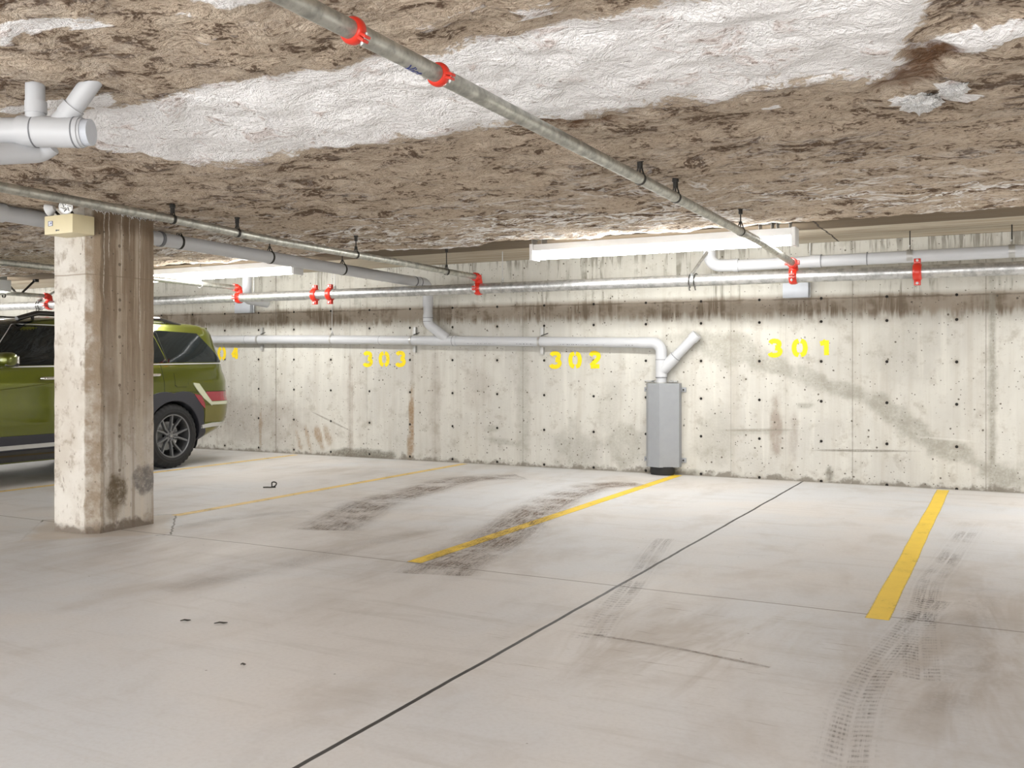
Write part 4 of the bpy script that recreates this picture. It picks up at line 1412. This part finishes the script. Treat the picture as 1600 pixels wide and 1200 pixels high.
# ------------------------------------------------------------------ fluorescent fixtures
def fixture(uc, lb, vis=True):
    L, v0, v1, zb, zt = 1.23, 8.18, 8.335, 2.187, 2.325
    t = thing('strip_light', (uc, 8.26, zb), lb, 'ceiling light', 'fluorescent strip lights')
    bm = B()
    pf = [(v0 + .012, zt - .072), (v0, zt - .062), (v0 + .012, zt), (v1 - .012, zt), (v1, zt - .062), (v1 - .012, zt - .072)]
    a = [bm.verts.new((uc - L + .02, y, z)) for y, z in pf]
    b = [bm.verts.new((uc + L - .02, y, z)) for y, z in pf]
    for i in range(len(pf)):
        j = (i + 1) % len(pf)
        bm.faces.new((a[i], a[j], b[j], b[i]))
    bm.faces.new(a); bm.faces.new(list(reversed(b)))
    bmesh.ops.recalc_face_normals(bm, faces=bm.faces)
    obj('housing', bm, M['white'], t, False)
    bm = B()
    pf = [(v0 + .004, zt - .072), (v0 + .010, zb + .022), (v0 + .034, zb), (v1 - .034, zb), (v1 - .010, zb + .022), (v1 - .004, zt - .072)]
    a = [bm.verts.new((uc - L + .03, y, z)) for y, z in pf]
    b = [bm.verts.new((uc + L - .03, y, z)) for y, z in pf]
    for i in range(len(pf) - 1):
        bm.faces.new((a[i], a[i + 1], b[i + 1], b[i]))
    bmesh.ops.recalc_face_normals(bm, faces=bm.faces)
    obj('lens', bm, M['lamp'], t, True)
    for s in (-1, 1):
        bm = B(); box(bm, (uc + s * L - .018, v0 - .006, zb - .012), (uc + s * L + .018, v1 + .006, zt + .004), .004); obj('end_cap', bm, M['white'], t)
        offs = (.05,) if s < 0 else (.09, .24)
        for o_ in offs:
            bm = B()
            c = uc + s * (L - o_)
            box(bm, (c - .055, v0 + .02, zt + .001), (c - .050, v1 - .02, SOFFIT)); box(bm, (c + .050, v0 + .02, zt + .001), (c + .055, v1 - .02, SOFFIT)); box(bm, (c - .055, v0 + .02, SOFFIT - .006), (c + .055, v1 - .02, SOFFIT))
            obj('bracket', bm, M['zinc'], t, False)


fixture(-2.82, 'long white fluorescent strip light over bay 301 and 302')
fixture(-8.22, 'white fluorescent strip light partly hidden by the column')
fixture(-13.3, 'white fluorescent strip light above the front of the green car')


def lamp(name, loc, size, power, rot=(0, 0, 0)):
    ld = bpy.data.lights.new(name, 'AREA')
    ld.shape = 'RECTANGLE'
    ld.size, ld.size_y = size
    ld.energy = power
    ld.color = (1.0, 0.985, 0.96)
    o = bpy.data.objects.new(name, ld)
    o.location = loc
    o.rotation_euler = rot
    COL.objects.link(o)


# the same strip lights continue along the wall
for i, (u, v) in enumerate(((2.6, 8.26), (-19, 8.26))):
    lamp('garage_strip_light', (u, v, 2.2), (2.4, .15), 150)



# ------------------------------------------------------------------ the green car
CX, CY = -9.30, 7.76          # centre line and rear axle; x runs to the tail, y to the side that shows
HUBZ, RW, WB = .366, .366, -2.80
car = thing('car', (CX, CY - 1.4, 0), 'olive green boxy sport utility car backed in behind the concrete column', 'car')

# height: nose x, tail x, half width, nose corner radius, tail corner radius
TAB = [(.22, -3.30, .42, .84, .35, .30), (.30, -3.52, .60, .90, .35, .30), (.40, -3.64, .84, .93, .32, .30), (.48, -3.68, .955, .942, .30, .30),
       (.58, -3.70, 1.0, .950, .30, .32), (.70, -3.72, 1.03, .953, .30, .34), (.74, -3.72, 1.03, .953, .28, .34), (.80, -3.72, 1.01, .950, .28, .34), (.90, -3.71, 1.015, .948, .28, .34),
       (.97, -3.70, 1.015, .950, .28, .34), (1.02, -3.67, 1.0, .940, .28, .33), (1.06, -3.60, .985, .932, .30, .32), (1.10, -3.40, .965, .925, .34, .32),
       (1.14, -2.62, .95, .917, .40, .30), (1.17, -2.42, .94, .905, .34, .28), (1.22, -2.32, .935, .893, .30, .27), (1.54, -1.86, .885, .765, .28, .24),
       (1.575, -1.80, .88, .742, .28, .24), (1.62, -1.66, .84, .712, .3, .22), (1.648, -1.50, .76, .675, .35, .22), (1.672, -1.2, .55, .56, .35, .25), (1.682, -.95, .30, .40, .3, .3)]


def lvl(z):
    z = min(max(z, TAB[0][0]), TAB[-1][0])
    for a, b in zip(TAB[:-1], TAB[1:]):
        if z <= b[0]:
            f = (z - a[0]) / (b[0] - a[0])
            return [a[i] + (b[i] - a[i]) * f for i in range(1, 6)]


def cpt(q, z, off=0.0):
    """point on the shown side of the shell; q is x along the side and carries on round the corners"""
    xf, xr, w, rf, rr = lvl(z)
    x1, x0 = xr - rr, xf + rf
    bow = lambda x: -.010 * ((x + 1.3) / 2.2) ** 2
    if q > x1:
        s = (q - x1) / rr
        if s < PI / 2:
            x, y = x1 + math.sin(s) * (rr + off), w - rr + math.cos(s) * (rr + off) + bow(x1)
        else:
            x, y = xr + off, w - rr - (s - PI / 2) * rr
    elif q < x0:
        s = (x0 - q) / rf
        if s < PI / 2:
            x, y = x0 - math.sin(s) * (rf + off), w - rf + math.cos(s) * (rf + off) + bow(x0)
        else:
            x, y = xf - off, w - rf - (s - PI / 2) * rf
    else:
        x, y = q, w + off + bow(q)
    return Vector((x, y, z))


def W(p, side=1):
    return Vector((CX + side * p.x * 0 + side * p.y, CY + p.x, p.z))


def shell_body():
    bm = B()
    zs = []
    z = .22
    while z < 1.145:
        zs.append(z); z += .028
    zs += [1.15, 1.17, 1.195, 1.22, 1.28, 1.34, 1.40, 1.46, 1.51, 1.54, 1.575, 1.60, 1.62, 1.635, 1.648, 1.66, 1.672, 1.682]
    NS = 150
    rings = []
    for z in zs:
        xf, xr, w, rf, rr = lvl(z)
        half = []
        for i in range(7):
            half.append((xf, (w - rf) * i / 7))
        for i in range(9):
            half.append(('f', i / 9))
        for i in range(NS):
            half.append(('s', i / (NS - 1)))
        for i in range(1, 10):
            half.append(('r', i / 9))
        for i in range(1, 8):
            half.append((xr, (w - rr) * (1 - i / 7)))
        pts = []
        for h in half:
            if h[0] == 'f':
                q = xf + rf - (1 - h[1]) * rf * PI / 2; p = cpt(q, z)
            elif h[0] == 's':
                p = cpt(xf + rf + (xr - rr - xf - rf) * h[1], z)
            elif h[0] == 'r':
                p = cpt(xr - rr + h[1] * rr * PI / 2, z)
            else:
                p = Vector((h[0], h[1], z))
            pts.append(p)
        ring = [bm.verts.new(W(p)) for p in pts]
        ring += [bm.verts.new(W(p, -1)) for p in reversed(pts[1:-1])]
        rings.append(ring)
    n = len(rings[0])
    for a, b in zip(rings[:-1], rings[1:]):
        for j in range(n):
            k = (j + 1) % n
            bm.faces.new((a[j], a[k], b[k], b[j]))
    bm.faces.new(rings[-1])
    bm.faces.new(list(reversed(rings[0])))
    bmesh.ops.recalc_face_normals(bm, faces=bm.faces)
    # wheel openings
    ra = .405
    dead = []
    for f in bm.faces:
        c = f.calc_center_median()
        if c.z < .85 and abs(c.x - CX) > .70:
            for hx in (0, WB):
                if math.hypot(c.y - CY - hx, c.z - HUBZ) < ra:
                    dead.append(f)
                    break
    bmesh.ops.delete(bm, geom=dead, context='FACES')
    for v in bm.verts:
        if v.is_boundary:
            for hx in (0, WB):
                d = Vector((v.co.y - CY - hx, v.co.z - HUBZ))
                if d.length < .5 and v.co.z > .23:
                    d = d.normalized() * ra
                    v.co.y, v.co.z = CY + hx + d.x, HUBZ + d.y
    return bm


obj('body_shell', shell_body(), M['paint'], car, True, 32)


def patch(name, qs, zlo, zhi, mt, off, parent=car, rows=6, thick=.0, side=1, sub=14, smooth=True):
    """panel lying on the shell between two edges given as functions or lists along q"""
    bm = B()
    Q, LO, HI = [], [], []
    for i in range(len(qs) - 1):
        m_ = max(2, int(abs(qs[i + 1] - qs[i]) / .03))
        for j in range(m_):
            f = j / m_
            Q.append(qs[i] + (qs[i + 1] - qs[i]) * f); LO.append(zlo[i] + (zlo[i + 1] - zlo[i]) * f); HI.append(zhi[i] + (zhi[i + 1] - zhi[i]) * f)
    Q.append(qs[-1]); LO.append(zlo[-1]); HI.append(zhi[-1])
    g = [[bm.verts.new(W(cpt(q, lo + (hi - lo) * r / rows, off), side)) for r in range(rows + 1)] for q, lo, hi in zip(Q, LO, HI)]
    for a, b in zip(g[:-1], g[1:]):
        for r in range(rows):
            vs = (a[r], b[r], b[r + 1], a[r + 1])
            bm.faces.new(vs if side > 0 else tuple(reversed(vs)))
    # a short return to the shell so the panel has an edge
    edge = [row[0] for row in g] + g[-1][1:] + [row[-1] for row in reversed(g[:-1])] + list(reversed(g[0][1:-1]))
    par = [(Q[i], LO[i]) for i in range(len(Q))] + [(Q[-1], LO[-1] + (HI[-1] - LO[-1]) * r / rows) for r in range(1, rows + 1)] + \
          [(Q[i], HI[i]) for i in range(len(Q) - 2, -1, -1)] + [(Q[0], LO[0] + (HI[0] - LO[0]) * r / rows) for r in range(rows - 1, 0, -1)]
    inner = [bm.verts.new(W(cpt(q, z, -.004), side)) for q, z in par]
    for i in range(len(edge)):
        k = (i + 1) % len(edge)
        try:
            bm.faces.new((edge[i], edge[k], inner[k], inner[i]))
        except ValueError:
            pass
    bmesh.ops.recalc_face_normals(bm, faces=bm.faces)
    return obj(name, bm, M[mt], parent, smooth, 35)


def seam(pts, name='panel_gap', parent=car, w=.005):
    bm = B()
    P = []
    for (a, b) in zip(pts[:-1], pts[1:]):
        for i in range(8):
            f = i / 8
            P.append((a[0] + (b[0] - a[0]) * f, a[1] + (b[1] - a[1]) * f))
    P.append(pts[-1])
    tube(bm, [W(cpt(q, z, .0)) for q, z in P], w * .6, 6)
    return obj(name, bm, M['seam'], parent)


for s in (1, -1):
    rest = s < 0
    patch('front_window', [-2.20, -1.93, -1.80, -1.02], [1.155, 1.160, 1.163, 1.175], [1.17, 1.43, 1.555, 1.565], 'glass', .004, side=s)
    patch('rear_window', [-.96, -.16, -.06], [1.177, 1.193, 1.195], [1.566, 1.560, 1.20], 'glass', .004, side=s)
    patch('quarter_window', [-.145, -.035, .52, .82], [1.54, 1.197, 1.204, 1.206], [1.560, 1.562, 1.545, 1.22], 'glass', .004, side=s)
    patch('window_moulding', [-2.2, -1.0, .82], [1.136, 1.158, 1.188], [1.150, 1.171, 1.199], 'silver' if s > 0 else 'gloss', .007, side=s, rows=2)
    patch('sill_cladding', [-2.36, -.44], [.235, .235], [.49, .49], 'clad', .008, side=s)
    patch('sill_strip', [-2.34, -.46], [.357, .368], [.398, .409], 'silver', .016, side=s, rows=3)
    patch('lower_sill', [-2.34, -.46], [.235, .235], [.34, .345], 'gloss', .014, side=s, rows=3)
    # wheel arch cladding
    for hx in (0, WB):
        bm = B()
        po = [(-22, .44), (0, .50), (18, .475), (33, .53), (52, .545), (59, .56), (90, .482), (121, .56), (128, .545), (147, .53), (162, .475), (180, .50), (202, .44)]
        rows_ = []
        for i in range(90):
            a = -22 + 224 * i / 89
            for (a0, r0), (a1, r1) in zip(po[:-1], po[1:]):
                if a0 <= a <= a1:
                    ro = r0 + (r1 - r0) * (a - a0) / (a1 - a0)
            ro = max(ro, .43)
            row = []
            ca, sa = math.cos(math.radians(a)), math.sin(math.radians(a))
            for rr_, of in ((ro, -.004), (ro - .004, .012), ((ro + .398) / 2, .014), (.405, .014), (.396, .008), (.398, -.05), (.40, -.12)):
                x, z = hx + ca * rr_, HUBZ + sa * rr_
                row.append(bm.verts.new(W(cpt(x, max(z, .225), of), s)))
            rows_.append(row)
        for a, b in zip(rows_[:-1], rows_[1:]):
            for r in range(6):
                bm.faces.new((a[r], b[r], b[r + 1], a[r + 1]))
        bmesh.ops.recalc_face_normals(bm, faces=bm.faces)
        obj('arch_cladding', bm, M['clad'], car, True, 30)
        bm = B()
        lathe(bm, [(-.30, .001), (-.30, .41), (.0, .41)], W(Vector((hx, .90, HUBZ)), s), (s, 0, 0), 40)
        for v in bm.verts:
            v.co.z = max(v.co.z, .20)
        obj('arch_liner', bm, M['liner'], car)
    # tail lamp: two red lenses and the pale stepped band between them
    patch('tail_light', [.305, .405, .458], [.822, .705, .662], [.835, .812, .715], 'tail', .016, side=s)
    patch('tail_light', [.485, .57, 1.22], [.845, .745, .745], [.856, .856, .856], 'tail', .008, side=s)
    patch('lamp_band', [.29, .375, .44, .575], [.945, .850, .785, .690], [.965, .955, .885, .735], 'chev', .012, side=s)
    patch('lamp_band', [.575, 1.22], [.700, .704], [.738, .738], 'chev', .012, side=s, rows=2)
    patch('bumper_cover', [.47, 1.25], [.50, .50], [.694, .698], 'bump', .006, side=s)
    patch('bumper_strip', [.415, .48, .60, 1.25], [.425, .43, .44, .44], [.468, .475, .488, .488], 'silver', .014, side=s, rows=3)
    patch('bumper_skirt', [.40, .60, 1.20], [.29, .30, .33], [.420, .432, .436], 'bump', .004, side=s)
    patch('fuel_door' if s > 0 else 'side_panel', [.02, .05, .20, .215], [.945, .92, .918, .935], [1.078, 1.08, 1.078, 1.07], 'paint', .0035, side=s, rows=3)
    # handles
    for x in (-1.56, -.30):
        bm = B()
        zc = 1.035 if x < -1 else 1.055
        P = [W(cpt(x - .10, zc, .006), s), W(cpt(x - .085, zc, .034), s), W(cpt(x + .08, zc + .004, .036), s), W(cpt(x + .10, zc + .004, .006), s)]
        tube(bm, bend(P, .02), .017, 12)
        obj('door_handle', bm, M['chrome'], car)
    # roof rail
    bm = B()
    ry = .655
    tube(bm, bend([W(Vector((-1.72, ry, 1.622)), s), W(Vector((-1.50, ry, 1.69)), s), W(Vector((0.05, ry, 1.695)), s), W(Vector((.36, ry, 1.63)), s)], .25), .026, 12)
    for x in (-1.55, -.6, .12):
        tube(bm, [W(Vector((x, ry, 1.62)), s), W(Vector((x, ry, 1.70)), s)], .017, 8)
    for i in range(3):
        pass
    obj('roof_rail', bm, M['gloss'], car)
    # mirror
    bm = B()
    mc = Vector((-2.10, 1.045, 1.213))
    bmesh.ops.create_uvsphere(bm, u_segments=28, v_segments=18, radius=1)
    for v in bm.verts:
        p = v.co.copy()
        ex = lambda a, e: math.copysign(abs(a) ** e, a)
        v.co = W(mc + Vector((ex(p.x, .75) * .085 - (.03 * p.y), ex(p.y, .6) * .125, ex(p.z, .65) * .074)), s)
    if s < 0:
        bmesh.ops.reverse_faces(bm, faces=bm.faces)
    mo = obj('mirror', bm, M['paint'], car)
    bm = B()
    box(bm, (-.075, -.115, -.062), (.06, .11, -.03), .012)
    for v in bm.verts:
        v.co = W(mc + v.co, s)
    bmesh.ops.recalc_face_normals(bm, faces=bm.faces)
    obj('mirror_base', bm, M['gloss'], mo)
    bm = B()
    tube(bm, [W(mc + Vector((-.03, -.20, -.07)), s), W(mc + Vector((-.02, -.05, -.045)), s)], .026, 10)
    obj('mirror_arm', bm, M['gloss'], mo)
    bm = B()
    box(bm, (.060, -.095, -.04), (.084, .08, .04), .01)
    for v in bm.verts:
        v.co = W(mc + v.co, s)
    bmesh.ops.recalc_face_normals(bm, faces=bm.faces)
    obj('mirror_glass', bm, M['chrome'], mo)
    patch('head_lamp', [-4.0, -3.45], [.72, .72], [.86, .86], 'lens', .006, side=s, rows=3)
    patch('front_grille', [-4.5, -3.80], [.46, .46], [.66, .66], 'gloss', .006, side=s, rows=4)
    patch('front_skid', [-4.4, -3.75], [.34, .34], [.43, .43], 'silver', .006, side=s, rows=2)

seam([(-.155, 1.19), (-.135, .95), (-.13, .845)])
seam([(-.155, 1.19), (-.17, 1.165)])
seam([(-1.02, 1.165), (-1.0, .95), (-1.0, .5)])
seam([(-.99, 1.57), (-.99, 1.18)], 'window_post', car, .03)
seam([(-.10, 1.56), (-.048, 1.20)], 'window_post', car, .012)
seam([(-2.22, 1.13), (-2.26, .9), (-2.25, .5)])
seam([(.30, .855), (.60, .86), (1.2, .86)])
seam([(-.135, .86), (.30, .862)])
seam([(.02, .93), (.02, 1.075), (.20, 1.075), (.215, .94), (.19, .918), (.05, .92), (.02, .94)])
bm = B()
tube(bm, [W(cpt(-2.20 + .40 * i / 10, 1.175 + .39 * i / 10, .002)) for i in range(11)] + [W(cpt(-1.80 + .80 * i / 8, 1.568 + .004 * i / 8, .002)) for i in range(1, 9)], .0055, 8)
obj('window_moulding', bm, M['silver'], car)
# bright character line along the doors
bm = B()
tube(bm, [W(cpt(-2.25 + i * .1, .915 + .0101 * i, -.004)) for i in range(14)], .007, 8)
obj('door_crease', bm, M['paint'], car)

# windscreen and tailgate glass
bm = B()
g = []
for i in range(13):
    z = 1.185 + (1.60 - 1.185) * i / 12
    xf, xr, w, rf, rr = lvl(z)
    row = []
    for j in range(17):
        f = j / 16 * 2 - 1
        s_ = abs(f) * (w - rf + rf * 1.1)
        if s_ < w - rf:
            x, y = xf, s_
        else:
            a = (s_ - (w - rf)) / rf
            x, y = xf + rf - math.cos(a) * rf, w - rf + math.sin(a) * rf
        row.append(bm.verts.new((CX + math.copysign(y, f), CY + x - .005, z + .004)))
    g.append(row)
for a, b in zip(g[:-1], g[1:]):
    for j in range(16):
        bm.faces.new((a[j], a[j + 1], b[j + 1], b[j]))
bmesh.ops.recalc_face_normals(bm, faces=bm.faces)
obj('windscreen', bm, M['glass'], car)
bm = B()
g = []
for i in range(9):
    z = 1.22 + .31 * i / 8
    xf, xr, w, rf, rr = lvl(z)
    g.append([bm.verts.new((CX + (j / 10 * 2 - 1) * (w - rr), CY + xr + .005, z)) for j in range(11)])
for a, b in zip(g[:-1], g[1:]):
    for j in range(10):
        bm.faces.new((a[j], b[j], b[j + 1], a[j + 1]))
obj('tailgate_window', bm, M['glass'], car)
bm = B(); box(bm, (CX - .26, CY + 1.03, .76), (CX + .26, CY + 1.045, .88), .004); obj('number_plate', bm, M['white'], car)
bm = B(); box(bm, (CX - .55, CY + .70, 1.60), (CX + .55, CY + .90, 1.632), .015); obj('spoiler', bm, M['paint'], car)


def wheel(hx, s):
    c = W(Vector((hx, .83, HUBZ)), s)
    ax = Vector((s, 0, 0))
    bm = B()
    # tyre: sidewall out to tread and back, with tread blocks
    hw, R, r = .118, RW, .245
    prof = [(-hw + .01, r), (-hw - .002, r + .03), (-hw - .004, R - .06), (-hw + .012, R - .022), (-hw + .03, R - .004), (-.035, R), (-.033, R - .009), (-.025, R - .009), (-.023, R),
            (.023, R), (.025, R - .009), (.033, R - .009), (.035, R), (hw - .03, R - .004), (hw - .012, R - .022), (hw + .004, R - .06), (hw + .002, R - .085), (hw + .004, r + .03), (hw - .01, r)]
    rg = lathe(bm, prof, c, ax, 144)
    for i in (3, 4, 13, 14):
        for j, v in enumerate(rg[i]):
            if (j // 2) % 2:
                d = v.co - c
                d.x = 0
                v.co -= d.normalized() * .008
    t = obj('tyre', bm, M['tyre'], car, True, 25)
    bm = B()
    lathe(bm, [(-.10, .243), (.085, .236), (.100, .243), (.106, .252), (.109, .245), (.104, .232), (.060, .226), (-.02, .22)], c, ax, 64)
    d, a, b = frame(ax)
    for k in range(5):                                   # five forked spokes
        ang = k * 2 * PI / 5 + PI / 2 + .31
        for fork in (-1, 1):
            ro = Vector((.045, fork * .010)); mid = Vector((.10, fork * .020)); ri = Vector((.236, fork * .070))
            pts = [(.035, fork * .016), (.105, fork * .022), (.235, fork * .072)]
            for (p0, p1), (w0, w1) in zip(zip(pts[:-1], pts[1:]), ((.021, .017), (.017, .018))):
                def P(q, side_, dep):
                    u_ = Vector((p1[0] - p0[0], p1[1] - p0[1])).normalized()
                    n_ = Vector((-u_.y, u_.x))
                    base, w_ = (p0, w0) if q == 0 else (p1, w1)
                    x_, y_ = base[0] + n_.x * side_ * w_, base[1] + n_.y * side_ * w_
                    cx_, cy_ = x_ * math.cos(ang) - y_ * math.sin(ang), x_ * math.sin(ang) + y_ * math.cos(ang)
                    rad = math.hypot(x_, y_)
                    return c + a * cx_ + b * cy_ + d * (dep + .03 * (rad / .24) ** 2)
                vs = [bm.verts.new(P(q, sd, dp)) for q in (0, 1) for sd, dp in ((-1, .038), (-.55, .066), (.55, .066), (1, .038))]
                for i in range(3):
                    bm.faces.new((vs[i], vs[i + 1], vs[i + 5], vs[i + 4]))
                bm.faces.new((vs[0], vs[4], vs[7], vs[3]))
    lathe(bm, [(.035, .062), (.066, .058), (.070, .045), (.070, .032)], c, ax, 40)
    bmesh.ops.recalc_face_normals(bm, faces=bm.faces)
    obj('rim', bm, M['alloy'], t, True, 30)
    bm = B(); lathe(bm, [(.066, .034), (.078, .030), (.080, 0)], c, ax, 28); obj('hub_cap', bm, M['alloy'], t)
    bm = B()
    for e in (-1, 1):
        box(bm, (c.x + s * .079 - .002, c.y + e * .008 - .004, c.z - .013), (c.x + s * .079 + .003, c.y + e * .008 + .004, c.z + .013), .001)
    box(bm, (c.x + s * .079 - .002, c.y - .010, c.z - .003), (c.x + s * .079 + .003, c.y + .010, c.z + .003), .001)
    obj('hub_badge', bm, M['chrome'], t)
    bm = B()
    lathe(bm, [(-.02, 0), (-.02, .222)], c, ax, 40)
    obj('wheel_well_back', bm, M['liner'], t)
    bm = B()
    lathe(bm, [(-.01, .05), (.005, .16), (-.015, .165)], c, ax, 48)
    obj('brake_disc', bm, M['galv'], t)
    bm = B()
    for k in range(5):
        an = k * 2 * PI / 5 + PI / 2 + .31 + PI / 5
        p = c + (a * math.cos(an) + b * math.sin(an)) * .048 + d * .064
        lathe(bm, [(0, .009), (.008, .008), (.008, 0)], p, ax, 8)
    obj('lug_nut', bm, M['gloss'], t)


for s in (1, -1):
    for hx in (0, WB):
        wheel(hx, s)

# ------------------------------------------------------------------ camera, world, view
cd = bpy.data.cameras.new('camera')
cd.sensor_fit = 'HORIZONTAL'
cd.sensor_width = 36.0
cd.lens = 1483 / 1600 * 36.0
cd.shift_y = -27 / 1600
cd.clip_end = 200
cam = bpy.data.objects.new('camera', cd)
cam.location = (0, 0, 1.15)
cam.rotation_euler = (PI / 2, 0, math.radians(27.5))
COL.objects.link(cam)
SC.camera = cam

w = bpy.data.worlds.new('world')
w.use_nodes = True
w.node_tree.nodes['Background'].inputs[0].default_value = (1.0, .985, .965, 1)
w.node_tree.nodes['Background'].inputs[1].default_value = 4.6  # strong world light added as even fill through the open camera end
SC.world = w
SC.view_settings.view_transform = 'Standard'
SC.view_settings.look = 'None'
SC.view_settings.gamma = 1
SC.view_settings.use_curve_mapping = False
SC.view_settings.exposure = 0.2
SC.cycles.use_denoising = True
SC.cycles.max_bounces = 6
SC.cycles.diffuse_bounces = 3
SC.cycles.glossy_bounces = 3
SC.cycles.adaptive_threshold = 0.06
SC.cycles.transparent_max_bounces = 12
